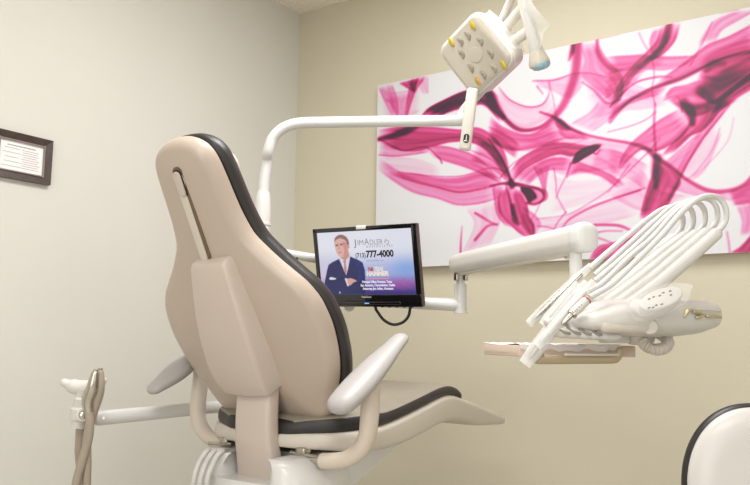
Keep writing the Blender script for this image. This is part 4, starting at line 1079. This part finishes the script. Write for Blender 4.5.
obj('drop_post', G().tube([(DP.x, DP.y, DP.z - 0.015), (DP.x, DP.y, 1.05)], 0.0155, 18), M['white'], du)
g = G().box((DP.x - 0.024, DP.y + 0.018, DP.z - 0.036), 0.018, 0.018, 0.02, bev=0.004)
obj('drop_hinge', g, M['steel'], du)

# head body in its own frame
HO = V3((-0.4610, 1.7520, 1.0450))
hex_ = (V3((-0.3370, 1.9570, 1.0580)) - V3((-0.5750, 1.5810, 1.0190)))
hex_.z = 0
hex_.normalize()
hey = Vector((-hex_.y, hex_.x, 0))
hez = Vector((0, 0, 1))


def hp(x, y, z):
    return HO + hex_ * (x * 0.89 - 0.014) + hey * y + hez * z


g = G()
rings = []
for x, ry, rz, z, y in ((-0.225, 0.03, 0.006, -0.012, 0.0), (-0.215, 0.055, 0.014, -0.012, 0), (-0.19, 0.08, 0.022, -0.010, 0.0), (-0.14, 0.10, 0.032, -0.004, 0.0), (-0.07, 0.112, 0.040, 0.0, 0.0), (0.0, 0.115, 0.043, 0.0, 0.0), (0.07, 0.112, 0.042, 0.0, 0.0), (0.14, 0.10, 0.0395, 0.003, 0), (0.18, 0.088, 0.036, 0.008, 0), (0.205, 0.078, 0.034, 0.010, 0), (0.22, 0.064, 0.029, 0.011, 0), (0.228, 0.045, 0.020, 0.012, 0), (0.230, 0.02, 0.008, 0.012, 0)):
    sec = []
    for k in range(32):
        a = 2 * math.pi * k / 32
        cs, sn = math.cos(a), math.sin(a)
        e = 0.62
        sec.append(hp(x, y + ry * math.copysign(abs(cs) ** e, cs), z + rz * math.copysign(abs(sn) ** (0.8 if sn > 0 else 0.7), sn)))
    rings.append(sec)
obj('head_body', g.loft(rings), M['whitew'], du)
# seam around the control head
g = G()
for x0 in (0.10,):
    pts_ = []
    for x, ry in ((0.06, 0.1145), (0.10, 0.110), (0.14, 0.102), (0.18, 0.0895), (0.205, 0.0715), (0.222, 0.049)):
        pts_.append(hp(x, -ry, 0.018))
    g.tube(cr(pts_, 4), 0.0016, 8)
obj('head_seam', g, M['offw'], du)
# handpiece cradle at the left: five curved fingers, grey tubes painting the shade between them
for k in range(5):
    c0 = V3((-0.5970, 1.5390, 1.0310)).lerp(V3((-0.5160, 1.5950, 1.0330)), k / 4.0)
    c1 = V3((-0.5700, 1.5490, 1.0080)).lerp(V3((-0.4960, 1.6000, 1.0050)), k / 4.0)
    q = cr([c0, c0.lerp(c1, 0.4) - Vector((0.002, 0.0, 0.006)), c1, c1 + hex_ * 0.03], 5)
    obj('handpiece_holder', G().tube(q, [0.011] * 5 + [0.013] * 6 + [0.012] * 5, 14, ell=(1.1, 0.85), cap='round'), M['whitew'], du)
    if k < 4:
        off = (V3((-0.5160, 1.5950, 1.0330)) - V3((-0.5970, 1.5390, 1.0310))) / 8
        tc_ = (Vector((0, 0, 1)) - c1).normalized() * 0.015
        obj('holder_gap_shade', G().tube([p + V3(off) + tc_ for p in [V3(x) for x in q[:12]]], 0.0034, 8), M['gap'], du)  # grey tube stands for the shade in the gap
# touch pad in a film cover
tx = (V3((-0.3410, 1.6800, 1.1030)) - V3((-0.4160, 1.5860, 1.0550)))
tl = tx.length
tx.normalize()
tn = (Vector((0, 0, 1)) + Vector((0, 0, 0.9)) - V3((-0.3980, 1.7160, 1.0840))).normalized()
tn = (tn - tx * tn.dot(tx)).normalized()
ty = tn.cross(tx)
TO = V3((-0.3800, 1.6130, 1.0810))
g = G().prism([(p[0] * (1 - 0.18 * p[1] / 0.03 * 0), p[1]) for p in ellipse(tl * 0.42, 0.023)], TO, tx, ty, -0.022, 0.004, 0.004)
tp = obj('touch_pad', g, M['whitew'], du)
g = G()
for (a, b) in ((-0.042, -0.012), (-0.034, -0.016), (-0.024, -0.014), (-0.012, -0.018), (-0.026, 0.012), (-0.014, 0.012), (0.0, 0.008), (0.012, 0.012), (0.028, 0.008), (0.022, -0.004)):
    g.box(TO + tx * a + ty * b * 0.75 + tn * 0.0042, 0.006, 0.0028, 0.001, (tx, ty, tn))
obj('pad_marks', g, M['dark'], tp, smooth=0)
g = G()
rings = []
for t, r in ((-0.56, 0.020), (-0.4, 0.030), (0.0, 0.034), (0.35, 0.030), (0.48, 0.022), (0.56, 0.011), (0.66, 0.003)):
    c = TO + tx * (t * tl) + tn * (-0.006 + (0.006 if t > 0.55 else 0))
    rings.append([c + ty * r * math.cos(2 * math.pi * k / 20) + tn * (0.016 * min(1, r / 0.03)) * math.sin(2 * math.pi * k / 20) for k in range(20)])
obj('pad_film', g.loft(rings, False), M['film2'], tp, label='clear film bag over the touch pad')
# cream grip bar in front
ga, gb = V3((-0.4840, 1.5690, 1.0220)), V3((-0.4130, 1.6480, 1.0240))
g = G().tube([ga, ga.lerp(gb, 0.5), gb], [0.0125, 0.0145, 0.0145], 16, cap='round')
obj('grip_bar', g, M['cream'], du)
gn = (Vector((0, 0, 1)) - gb).normalized()
obj('grip_end', G().lathe([(0.0165, -0.012), (0.0175, 0.012), (0.015, 0.017), (0.006, 0.018)], gb, gn), M['offw'], du)
# control toggles on the right of the head
def fr_(x, z, o=0.0):
    return hp(x - 0.05, -float(np.interp(x - 0.05, (0.0, 0.07, 0.14, 0.18, 0.205, 0.22), (0.115, 0.112, 0.10, 0.088, 0.07, 0.05))) - o, z + 0.003)


for (q0, q1, r) in ((fr_(0.085, 0.0), fr_(0.094, 0.012, 0.004), 0.006), (fr_(0.094, 0.012, 0.004), fr_(0.108, 0.014, 0.006), 0.004), (fr_(0.115, 0.010, 0.004), fr_(0.140, 0.008, 0.004), 0.0055), (fr_(0.125, -0.002, 0.004), fr_(0.142, 0.0, 0.004), 0.006), (fr_(0.143, 0.0, 0.004), fr_(0.152, 0.005, 0.004), 0.004), (fr_(0.168, 0.002, 0.004), fr_(0.188, 0.003, 0.004), 0.006), (fr_(0.188, 0.003, 0.005), fr_(0.217, 0.001, 0.012), 0.0055)):
    obj('control_valve', G().tube([q0, q1], r * 0.72, 12, cap='round'), M['brass'], du)
g = G()
for (q0, q1) in (((-0.3920, 1.6800, 1.0260), (-0.3860, 1.6830, 1.0330)), ((-0.3890, 1.6840, 1.0160), (-0.3810, 1.6940, 1.0220))):
    g.tube([q0, q1], 0.0022, 8)
obj('vent_slot', g, M['ghose'], du)
# underside: bracket and ribbed tube loop
U0 = V3((-0.4630, 1.7570, 1.0000))
g = G().lathe([(0.032, 0.03), (0.032, -0.004), (0.028, -0.012), (0.02, -0.016)], U0, (0, 0, 1))
obj('under_hub', g, M['cream'], du)
g = G().box(V3((-0.5060, 1.7040, 0.9990)), 0.07, 0.03, 0.022, (hex_, hey, hez), 0.006)
obj('tray_bracket', g, M['whitew'], du)
cp = cr([(-0.4540, 1.7400, 0.9960), (-0.4420, 1.7260, 0.9830), (-0.4240, 1.7270, 0.9750), (-0.4090, 1.7490, 0.9790), (-0.4060, 1.7730, 0.9900), (-0.4160, 1.7890, 1.0030), (-0.4340, 1.8000, 1.0120)], 18)
obj('ribbed_tube', G().tube(cp, [0.0122 + 0.0017 * math.sin(i * 1.7) for i in range(len(cp))], 16), M['cream'], du)
# whip arms
WH = [dict(rod=[(-0.4730, 1.6800, 1.0630), (-0.4130, 1.7020, 1.1120), (-0.3440, 1.7270, 1.1770), (-0.2920, 1.7430, 1.2270)], hose=[(-0.2920, 1.7430, 1.2270), (-0.2740, 1.7510, 1.2530), (-0.2710, 1.7490, 1.2810), (-0.2800, 1.7400, 1.3020), (-0.2960, 1.7160, 1.3070), (-0.3160, 1.6920, 1.2980), (-0.3440, 1.6650, 1.2680), (-0.3830, 1.6340, 1.2130), (-0.4270, 1.6000, 1.1590), (-0.4670, 1.5670, 1.1110), (-0.5040, 1.5350, 1.0830)], hand=[(-0.5060, 1.5280, 1.0790), (-0.5460, 1.4890, 1.0280)], sw=0.01),
      dict(rod=[(-0.4970, 1.7030, 1.0710), (-0.4400, 1.7230, 1.1180), (-0.3690, 1.7490, 1.1830), (-0.3160, 1.7660, 1.2330)], hose=[(-0.3160, 1.7660, 1.2330), (-0.2960, 1.7760, 1.2580), (-0.2930, 1.7740, 1.2870), (-0.3030, 1.7640, 1.3060), (-0.3190, 1.7400, 1.3080), (-0.3370, 1.7170, 1.2970), (-0.3660, 1.6900, 1.2690), (-0.4060, 1.6590, 1.2150), (-0.4450, 1.6260, 1.1730), (-0.4890, 1.5910, 1.1200), (-0.5140, 1.5660, 1.0960)], hand=[(-0.5230, 1.5540, 1.0930), (-0.5960, 1.5010, 0.9910)], sw=0.012),
      dict(rod=[(-0.5220, 1.7250, 1.0790), (-0.4650, 1.7450, 1.1250), (-0.3990, 1.7690, 1.1840), (-0.3430, 1.7880, 1.2330)], hose=[(-0.3430, 1.7880, 1.2330), (-0.3250, 1.7960, 1.2580), (-0.3220, 1.7950, 1.2850), (-0.3290, 1.7830, 1.3020), (-0.3430, 1.7590, 1.3070), (-0.3600, 1.7360, 1.2960), (-0.3890, 1.7070, 1.2640), (-0.4300, 1.6730, 1.2140), (-0.4740, 1.6370, 1.1640), (-0.5140, 1.6020, 1.1210)], hand=[(-0.5480, 1.5780, 1.0860), (-0.6320, 1.5220, 0.9560)], sw=0.0165),
      dict(rod=[(-0.5490, 1.7460, 1.0830), (-0.4890, 1.7680, 1.1320), (-0.4260, 1.7900, 1.1870), (-0.3710, 1.8090, 1.2330)], hose=[(-0.3710, 1.8090, 1.2330), (-0.3540, 1.8160, 1.2580), (-0.3510, 1.8150, 1.2830), (-0.3570, 1.8040, 1.3010), (-0.3710, 1.7800, 1.3060), (-0.3880, 1.7570, 1.2940), (-0.4130, 1.7300, 1.2650), (-0.4460, 1.7000, 1.2270), (-0.4940, 1.6620, 1.1720), (-0.5240, 1.6340, 1.1370)], hand=[(-0.5660, 1.6040, 1.1010), (-0.6120, 1.5650, 1.0320)], sw=0.013),
      dict(rod=[(-0.5730, 1.7690, 1.0890), (-0.5140, 1.7900, 1.1360), (-0.4540, 1.8110, 1.1900), (-0.4000, 1.8290, 1.2320)], hose=[(-0.4000, 1.8290, 1.2320), (-0.3830, 1.8370, 1.2560), (-0.3780, 1.8380, 1.2790), (-0.3840, 1.8270, 1.2970), (-0.3960, 1.8040, 1.3040), (-0.4130, 1.7800, 1.2950), (-0.4370, 1.7540, 1.2720), (-0.4660, 1.7250, 1.2400), (-0.5100, 1.6880, 1.1930), (-0.5430, 1.6580, 1.1550)], hand=[(-0.5610, 1.6430, 1.1370), (-0.6460, 1.5810, 1.0390)], sw=0.0115)]
for i, w_ in enumerate(WH):
    q = cr(w_['rod'], 8)
    n = len(q)
    obj('whip_arm', G().tube(q, [0.017 - 0.0035 * k / n for k in range(n)], 16, cap='round'), M['whitew'], du)
# handpieces with their hoses, each in its whip
LABS = ['steel tipped syringe with a red ring, the only handpiece without a plastic sleeve', 'plastic sleeved handpiece just behind the red ringed syringe', 'long plastic sleeved handpiece reaching lowest, over the tray edge', 'plastic sleeved handpiece between the topmost and the lowest sleeves', 'topmost plastic sleeved handpiece, ending furthest left beside the drop post']
for i, w_ in enumerate(WH):
    root = thing('dental_handpiece', LABS[i], 'handpiece', V3(w_['hand'][0]), 'handpieces on the delivery unit')
    obj('hose', G().tube(cr(w_['hose'], 10), 0.0062, 12), M['hose'], root)
    h0, h1 = V3(w_['hand'][0]), V3(w_['hand'][1])
    d = h1 - h0
    if i == 0:
        obj('barrel', G().tube([h0, h0 + d * 0.15, h0 + d * 0.62], [0.0085, 0.0098, 0.0095], 16), M['whitew'], root)
        obj('red_ring', G().tube([h0 + d * 0.02, h0 + d * 0.055], 0.0102, 16), M['red'], root, label='red ring on the syringe')
        obj('collar', G().tube([h0 + d * 0.60, h0 + d * 0.66], 0.0108, 16), M['steel'], root)
        obj('nozzle', G().tube([h0 + d * 0.62, h0 + d], [0.0062, 0.0045], 12, cap='round'), M['steel'], root)
        nn_ = (Vector((0, 0, 1)) - h0).normalized()
        g = G()
        for k in (0.26, 0.34, 0.44, 0.5):
            p = h0 + d * k + nn_ * 0.0092
            g.box(p, 0.003, 0.003, 0.003)
        obj('syringe_buttons', g, M['ghose'], root)
    else:
        obj('barrel', G().tube([h0, h0 + d * 0.3, h0 + d * 0.75, h0 + d], [0.007, 0.009, 0.008, 0.005], 14, cap='round'), M['steel' if i in (2, 4) else 'whitew'], root)
        sw = w_['sw']
        q = [h0 - d * 0.25, h0 + d * 0.1, h0 + d * 0.5, h0 + d * 0.9, h0 + d * 1.12]
        vw = (h0 - Vector((0, 0, 1))).normalized()
        obj('barrier_sleeve', G().tube(q, [sw * 0.62, sw * 0.9, sw, sw, sw * 0.82], 14, ell=(1.0, 0.5), upv=vw), M['film'], root, label='clear plastic barrier sleeve')

# ---------------------------------------------------------------- instrument tray under the head
tr = thing('instrument_tray', 'flat cream instrument tray with a paper liner under the delivery unit', 'tray', (-0.6160, 1.6590, 0.9630))
TA, TB = V3((-0.6810, 1.5650, 0.9700)), V3((-0.4950, 1.8130, 0.9720))
tdx = TB - TA
tdx.z = 0
TLn = tdx.length
tdx.normalize()
tdy = Vector((-tdx.y, tdx.x, 0))
TC = (TA + TB) / 2 + tdy * 0.075
TC.z = 0.968
tax = (tdx, tdy, Vector((0, 0, 1)))
g = G().box(TC - Vector((0, 0, 0.006)), TLn, 0.17, 0.010, tax, 0.004)
for s_ in (-1, 1):
    g.box(TC + tdy * s_ * 0.081, TLn, 0.009, 0.026, tax, 0.003)
    g.box(TC + tdx * s_ * (TLn / 2 - 0.005), 0.010, 0.17, 0.026, tax, 0.003)
obj('tray_pan', g, M['tray'], tr)
g = G()
nx = 24
rg = random.Random(8)
vs, fsx = [], []
for i in range(nx + 1):
    for j, (yy, zz) in enumerate(((-0.089, 0.002), (-0.0885, 0.0148), (-0.075, 0.0155), (0.0, 0.012), (0.075, 0.0158), (0.0885, 0.0148))):
        vs.append(TC + tdx * (-TLn * 0.5 + TLn * 0.86 * i / nx) + tdy * yy + Vector((0, 0, zz + rg.uniform(-0.0012, 0.0018) + (rg.uniform(-0.004, 0.004) if j == 0 else 0))))
for i in range(nx):
    for j in range(5):
        fsx.append((i * 6 + j, (i + 1) * 6 + j, (i + 1) * 6 + j + 1, i * 6 + j + 1))
obj('tray_liner', g.add(vs, fsx), M['clothp'], tr, smooth=80)
g = G()
h0, h1 = V3((-0.6300, 1.5660, 0.9500)), V3((-0.5060, 1.7230, 0.9520))
q = cr([h0 + Vector((0, 0, 0.012)), h0 + Vector((-0.004, 0, 0.002)), h0 + (h1 - h0) * 0.06, h0.lerp(h1, 0.5), h0 + (h1 - h0) * 0.92, h1 + Vector((0.0, 0, 0.004)), h1 + Vector((0.004, 0.005, 0.016))], 6)
obj('tray_handle', G().tube(q, 0.0112, 14, ell=(0.8, 1.0), cap='round'), M['tanp'], tr, label='tan handle bar below the tray')
g = G().box(V3((-0.5380, 1.6450, 0.9620)), 0.14, 0.008, 0.006, (tdx, tdy, Vector((0, 0, 1))), 0.002)
obj('tray_rail', g, M['cream'], tr)

# ---------------------------------------------------------------- monitor
MO = V3((-1.3031, 1.8634, 1.2053))
mx, my, mz = Vector((0.99904, 0.04183, -0.01326)), Vector((-0.03818, 0.97754, 0.20726)), Vector((0.02163, -0.20656, 0.97818))
MW, MH = 0.375, 0.248
mo = thing('monitor', 'black flat screen monitor showing a lawyer advert, mounted on the white arm', 'monitor', MO - mz * (MH / 2))


def mp(a, b, c=0.0):
    return MO + mx * a + mz * b - my * c      # c towards the viewer


g = G()
bz = dict(l=0.014, r=0.019, t=0.013, b=0.038)
g.box(mp(0, 0, -0.0085), MW, 0.016, MH, (mx, my, mz), 0.004)
obj('housing', g, [M['bezside']], mo)
g = G()
g.box(mp(-MW / 2 + bz['l'] / 2, 0, 0.0015), bz['l'], 0.006, MH, (mx, my, mz), 0.0015)
g.box(mp(MW / 2 - bz['r'] / 2, 0, 0.0015), bz['r'], 0.006, MH, (mx, my, mz), 0.0015)
g.box(mp(0, MH / 2 - bz['t'] / 2, 0.0015), MW, 0.006, bz['t'], (mx, my, mz), 0.0015)
g.box(mp(0, -MH / 2 + bz['b'] / 2, 0.002), MW, 0.008, bz['b'], (mx, my, mz), 0.0025)
g.box(mp(0.0, -MH / 2 + 0.012, 0.007), MW * 0.62, 0.006, 0.010, (mx, my, mz), 0.003)
obj('bezel', g, M['bezel'], mo)
SW, SH = MW - bz['l'] - bz['r'], MH - bz['t'] - bz['b']
scx, scz = (bz['l'] - bz['r']) / 2, (bz['b'] - bz['t']) / 2


def sp(u, v, c):
    return mp(scx + (u - 0.5) * SW, scz + (0.5 - v) * SH, c)


# picture raster shown by the screen
PW, PH = 300, 180
uu, vv_ = np.meshgrid(np.linspace(0, 1, PW), np.linspace(1, 0, PH))   # rows run upwards


def lerp3(a, b, t):
    return np.array(a)[None, None] * (1 - t[..., None]) + np.array(b)[None, None] * t[..., None]


def sm(x, a, b):
    t = np.clip((x - a) / (b - a), 0, 1)
    return t * t * (3 - 2 * t)


pic = lerp3((236, 238, 250), (178, 186, 234), sm(vv_, 0.25, 0.72))
pic = pic + (np.array((232, 214, 228)) - pic) * (0.75 * sm(0.35 - uu, 0, 0.3) * sm(vv_, 0.2, 0.7))[..., None]
pic = pic + (np.array((120, 170, 235)) - pic) * (0.6 * np.exp(-((uu - 0.93) / 0.16) ** 2 - ((vv_ - 0.62) / 0.16) ** 2))[..., None]
pic = pic + (np.array((92, 78, 158)) - pic) * (sm(vv_, 0.66, 0.95) * (0.45 + 0.55 * sm(uu, 0.2, 0.5)))[..., None]
pk = np.exp(-((uu - 0.85) / 0.2) ** 2 - ((vv_ - 0.84) / 0.09) ** 2) * (0.65 + 0.35 * np.sin(uu * 90) * np.sin(vv_ * 70 + uu * 30))
pic = pic + (np.array((216, 86, 172)) - pic) * np.clip(0.75 * pk, 0, 1)[..., None]
pic = pic + (np.array((58, 52, 116)) - pic) * (0.8 * sm(vv_, 0.9, 1.0))[..., None]


def poly(P):
    P = np.array(P)
    ins = np.zeros(uu.shape, bool)
    n = len(P)
    for i in range(n):
        x0, y0 = P[i]
        x1, y1 = P[(i + 1) % n]
        c = ((y0 > vv_) != (y1 > vv_)) & (uu < (x1 - x0) * (vv_ - y0) / ((y1 - y0) + 1e-12) + x0)
        ins ^= c
    return ins


def paint(mask, col):
    pic[mask] = col


def ell(cu, cv, ru, rv):
    return ((uu - cu) / ru) ** 2 + ((vv_ - cv) / rv) ** 2 < 1


def spl(P):
    return [tuple(p) for p in cr(list(P) + [P[0]], 5)]


suit = [(0.225, 0.43), (0.15, 0.475), (0.10, 0.52), (0.075, 0.62), (0.04, 0.80), (0.015, 1.01), (0.47, 1.01), (0.485, 0.85), (0.492, 0.62), (0.475, 0.50), (0.43, 0.455), (0.35, 0.40)]
paint(poly(suit), (40, 42, 96))
paint(poly([(0.35, 0.40), (0.43, 0.455), (0.475, 0.50), (0.492, 0.62), (0.485, 0.85), (0.40, 0.8), (0.42, 0.6)]), (46, 50, 112))
paint(poly([(0.243, 0.40), (0.225, 0.44), (0.262, 0.60), (0.285, 0.70), (0.315, 0.58), (0.345, 0.42), (0.335, 0.37)]), (226, 222, 236))
paint(poly([(0.262, 0.46), (0.30, 0.455), (0.292, 0.50), (0.297, 0.60), (0.283, 0.70), (0.268, 0.60), (0.275, 0.50)]), (206, 132, 140))
paint(poly([(0.235, 0.30), (0.33, 0.28), (0.34, 0.39), (0.29, 0.46), (0.245, 0.42)]), (206, 150, 142))
paint(poly(spl([(0.185, 0.20), (0.20, 0.12), (0.255, 0.075), (0.315, 0.115), (0.33, 0.21), (0.325, 0.31), (0.295, 0.385), (0.255, 0.405), (0.215, 0.37), (0.195, 0.29)])), (232, 182, 172))
paint(poly([(0.275, 0.15), (0.325, 0.18), (0.325, 0.31), (0.295, 0.385), (0.27, 0.395), (0.29, 0.3)]), (214, 152, 146))
paint(poly(spl([(0.185, 0.17), (0.20, 0.09), (0.255, 0.045), (0.315, 0.075), (0.345, 0.15), (0.345, 0.235), (0.33, 0.235), (0.315, 0.15), (0.26, 0.105), (0.21, 0.125)])), (150, 112, 112))
paint(ell(0.338, 0.245, 0.011, 0.035), (220, 160, 150))
paint(ell(0.213, 0.215, 0.014, 0.010), (120, 84, 88))
paint(ell(0.263, 0.205, 0.015, 0.010), (120, 84, 88))
paint(poly([(0.192, 0.20), (0.30, 0.182), (0.30, 0.188), (0.192, 0.206)]), (140, 104, 108))
paint(poly([(0.232, 0.22), (0.24, 0.22), (0.240, 0.285), (0.222, 0.283)]), (214, 150, 142))
paint(poly([(0.22, 0.325), (0.262, 0.318), (0.262, 0.328), (0.22, 0.335)]), (176, 96, 100))
paint(poly([(0.09, 0.735), (0.115, 0.715), (0.175, 0.74), (0.165, 0.765), (0.10, 0.762)]), (236, 234, 244))
paint(poly([(0.265, 0.74), (0.29, 0.74), (0.305, 0.86), (0.29, 0.875)]), (232, 230, 242))
paint(poly(spl([(0.29, 0.75), (0.33, 0.74), (0.375, 0.765), (0.395, 0.79), (0.36, 0.81), (0.33, 0.85), (0.305, 0.86)])), (226, 168, 160))
paint(poly([(0.10, 0.78), (0.26, 0.72), (0.265, 0.735), (0.105, 0.80)]), (30, 32, 76))
paint(poly([(0.31, 0.86), (0.45, 0.79), (0.452, 0.80), (0.315, 0.88)]), (30, 32, 76))
paint(poly([(0.192, 0.95), (0.205, 0.95), (0.205, 0.985), (0.192, 0.985)]), (220, 222, 236))
for a in (0, 1):
    pic = 0.25 * np.roll(pic, 1, a) + 0.5 * pic + 0.25 * np.roll(pic, -1, a) if True else pic
pc = np.where(pic / 255 <= 0.04045, pic / 255 / 12.92, ((np.clip(pic, 0, 255) / 255 + 0.055) / 1.055) ** 2.4)
SCR = 0.62
scr_o = colour_grid('screen', PW, PH, lambda u, w: np.array([list(sp(a, 1 - b, 0.0006)) for a, b in zip(u, w)]), pc, attr_mat('screen_image', 0.15, SCR), mo)
# lettering on the screen
E_ = lambda n, c: emit_mat(n, c, SCR)
ink_g, ink_d, ink_w, ink_r, ink_c = E_('screen_grey_type', (150, 138, 142)), E_('screen_dark_type', (40, 38, 52)), E_('screen_white_type', (250, 248, 255)), E_('screen_red_type', (205, 62, 60)), E_('screen_cream_type', (248, 238, 222))


def scr_text(name, body, u0, u1, v_base, h, m, bold=0.0, shear=0.0):
    return text_mesh(name, body, h * SH / 0.70, sp(u0, v_base, 0.0012), mx, mz, m, scr_o, 'LEFT', bold, (u1 - u0) * SW, shear)


scr_text('headline_text', 'J', 0.403, 0.43, 0.235, 0.105, ink_g)
scr_text('headline_text', 'IM', 0.437, 0.497, 0.225, 0.080, ink_g)
scr_text('headline_text', 'A', 0.512, 0.562, 0.225, 0.100, ink_g)
scr_text('headline_text', 'DLER', 0.566, 0.70, 0.225, 0.080, ink_g)
scr_text('tagline_text', '& A S S O C I A T E S', 0.53, 0.80, 0.270, 0.036, ink_g)
scr_text('phone_text', '(713)', 0.405, 0.512, 0.418, 0.072, ink_d, 0.0004)
scr_text('phone_text', '777-4000', 0.520, 0.805, 0.418, 0.100, ink_d, 0.0012)
scr_text('web_text', 'www.JimAdler.com', 0.515, 0.70, 0.485, 0.030, ink_g)
scr_text('title_text', 'THE', 0.525, 0.582, 0.632, 0.050, ink_r, 0.0010, 0.15)
scr_text('title_text', 'TEXAS', 0.590, 0.685, 0.632, 0.060, ink_c, 0.0008, 0.15)
scr_text('title_text', 'HAMMER', 0.505, 0.74, 0.708, 0.066, ink_c, 0.0012, 0.15)
g = G()
for u0, u1 in ((0.505, 0.55), (0.56, 0.61), (0.62, 0.66), (0.67, 0.74)):
    g.box(sp((u0 + u1) / 2, 0.752, 0.0010), (u1 - u0) * SW, 0.0036, 0.0004, (mx, mz, my))
obj('slogan_line', g, E_('screen_pink_type', (226, 150, 168)), scr_o, smooth=0)
scr_text('office_text', 'Principal Office: Houston, Texas', 0.455, 0.765, 0.820, 0.036, ink_w, 0.0004)
scr_text('office_text', 'San Antonio, Channelview, Dallas', 0.435, 0.795, 0.873, 0.036, ink_w, 0.0004)
scr_text('office_text', 'Attorney Jim Adler, Houston', 0.455, 0.775, 0.926, 0.036, ink_w, 0.0004)
g = G()
st = [(0.72, 0.16), (0.733, 0.16), (0.733, 0.175), (0.745, 0.178), (0.755, 0.18), (0.757, 0.20), (0.748, 0.215), (0.742, 0.235), (0.733, 0.222), (0.725, 0.212), (0.718, 0.205), (0.71, 0.19), (0.72, 0.188)]
for i in range(len(st)):
    a, b = st[i], st[(i + 1) % len(st)]
    g.tube([sp(0.01 + a[0], a[1], 0.0010), sp(0.01 + b[0], b[1], 0.0010)], 0.0009, 6)
obj('state_outline', g, ink_g, scr_o, smooth=0)
text_mesh('maker_text', 'ViewSonic', 0.0075, mp(-0.022, -MH / 2 + 0.0285, 0.0062), mx, mz, M['paper'], mo, 'LEFT', 0.0001, 0.036)
g = G().box(mp(-0.002, -MH / 2 + 0.012, 0.0102), 0.016, 0.001, 0.003, (mx, my, mz), 0.0004)
obj('power_light', g, emit_mat('power_light_blue', (120, 190, 255), 1.0), mo, label='small blue power light')
g = G().box(mp(-0.004, MH / 2 - 0.003, 0.0025), 0.034, 0.009, 0.011, (mx, my, mz), 0.002)
obj('webcam', g, M['paper'], mo, label='small white tab on the top bezel')
g = G()
for k in range(6):
    g.box(mp(0.02 + 0.026 * k, -MH / 2 + 0.0, 0.0), 0.008, 0.006, 0.004, (mx, my, mz), 0.001)
obj('menu_buttons', g, M['bezel'], mo)
g.box(mp(0, 0, -0.022), MW * 0.72, 0.026, MH * 0.66, (mx, my, mz), 0.012)
obj('housing_back', g, M['bezel'], mo)
g = G().box(mp(0.045, 0.02, -0.055), 0.075, 0.05, 0.075, (mx, my, mz), 0.006)
obj('mount_bracket', g, M['dark'], mo)
cbl = cr([mp(0.045, -0.09, -0.03), (-1.2840, 1.8920, 1.0860), (-1.2780, 1.9000, 1.0620), (-1.2640, 1.9130, 1.0410), (-1.2420, 1.9290, 1.0300), (-1.2180, 1.9440, 1.0380), (-1.2030, 1.9510, 1.0570), (-1.1970, 1.9520, 1.0840), mp(0.14, -0.10, -0.032)], 8)
obj('cable', G().tube(cbl, 0.0046, 10), M['dark'], mo)

# ---------------------------------------------------------------- stool in the near right corner
SO = V3((-0.2010, 1.5500, 0.7260))
st_ = thing('dentist_stool', 'rounded white stool back with a black padded rim at the lower right', 'stool', (SO.x, SO.y, 0.0))
sn = Vector((0.36, -0.92, 0.10)).normalized()
sx_ = Vector((0, 0, 1)).cross(sn).normalized()
sv = sn.cross(sx_).normalized()
hs_ = [(0.150 * math.sin(a), 0.126 * abs(math.cos(a)) ** 0.92 + 0.0005) for a in [math.radians(-90 + 180 * k / 60) for k in range(61)]]
obj('back_shell', shield(G(), hs_, SO, sx_, sv, sn, 0.0, 0.022, 0.05, 0.004, 0.02), M['stool'], st_)
hs2 = [(v * 1.055, w * 1.06) for v, w in hs_]
obj('back_cushion', shield(G(), hs2, SO, sx_, sv, sn, -0.016, 0.016, 0.016, 0.035, 0.03), M['char'], st_)
bd = -sn
bd = Vector((bd.x, bd.y, 0)).normalized()
sc_ = Vector((SO.x, SO.y, 0)) + bd * 0.22
g = G().tube(cr([SO - sv * 0.02 + sn * 0.01, SO - sv * 0.16 + sn * 0.035, Vector((SO.x, SO.y, 0.47)) - bd * 0.01, sc_ + Vector((0, 0, 0.44)) - bd * 0.08, sc_ + Vector((0, 0, 0.44))], 6), 0.014, 12, ell=(1.6, 0.6))
obj('back_bar', g, M['steel'], st_)
g = G().lathe([(0.14, 0.455), (0.185, 0.462), (0.195, 0.48), (0.192, 0.505), (0.17, 0.525), (0.05, 0.532)], sc_, (0, 0, 1), 32)
obj('seat', g, M['char'], st_)
g = G().tube([sc_ + Vector((0, 0, 0.07)), sc_ + Vector((0, 0, 0.46))], 0.025, 16)
obj('gas_column', g, M['steel'], st_)
for k in range(5):
    a = 2 * math.pi * k / 5
    d = Vector((math.cos(a), math.sin(a), 0))
    lg = obj('leg', G().tube([sc_ + Vector((0, 0, 0.095)), sc_ + d * 0.25 + Vector((0, 0, 0.07))], [0.024, 0.016], 12, cap='round'), M['dark'], st_)
    obj('caster', G().tube([sc_ + d * 0.25 + Vector((-d.y, d.x, 0)) * 0.018 + Vector((0, 0, 0.027)), sc_ + d * 0.25 - Vector((-d.y, d.x, 0)) * 0.018 + Vector((0, 0, 0.027))], 0.027, 16), M['dark'], lg)
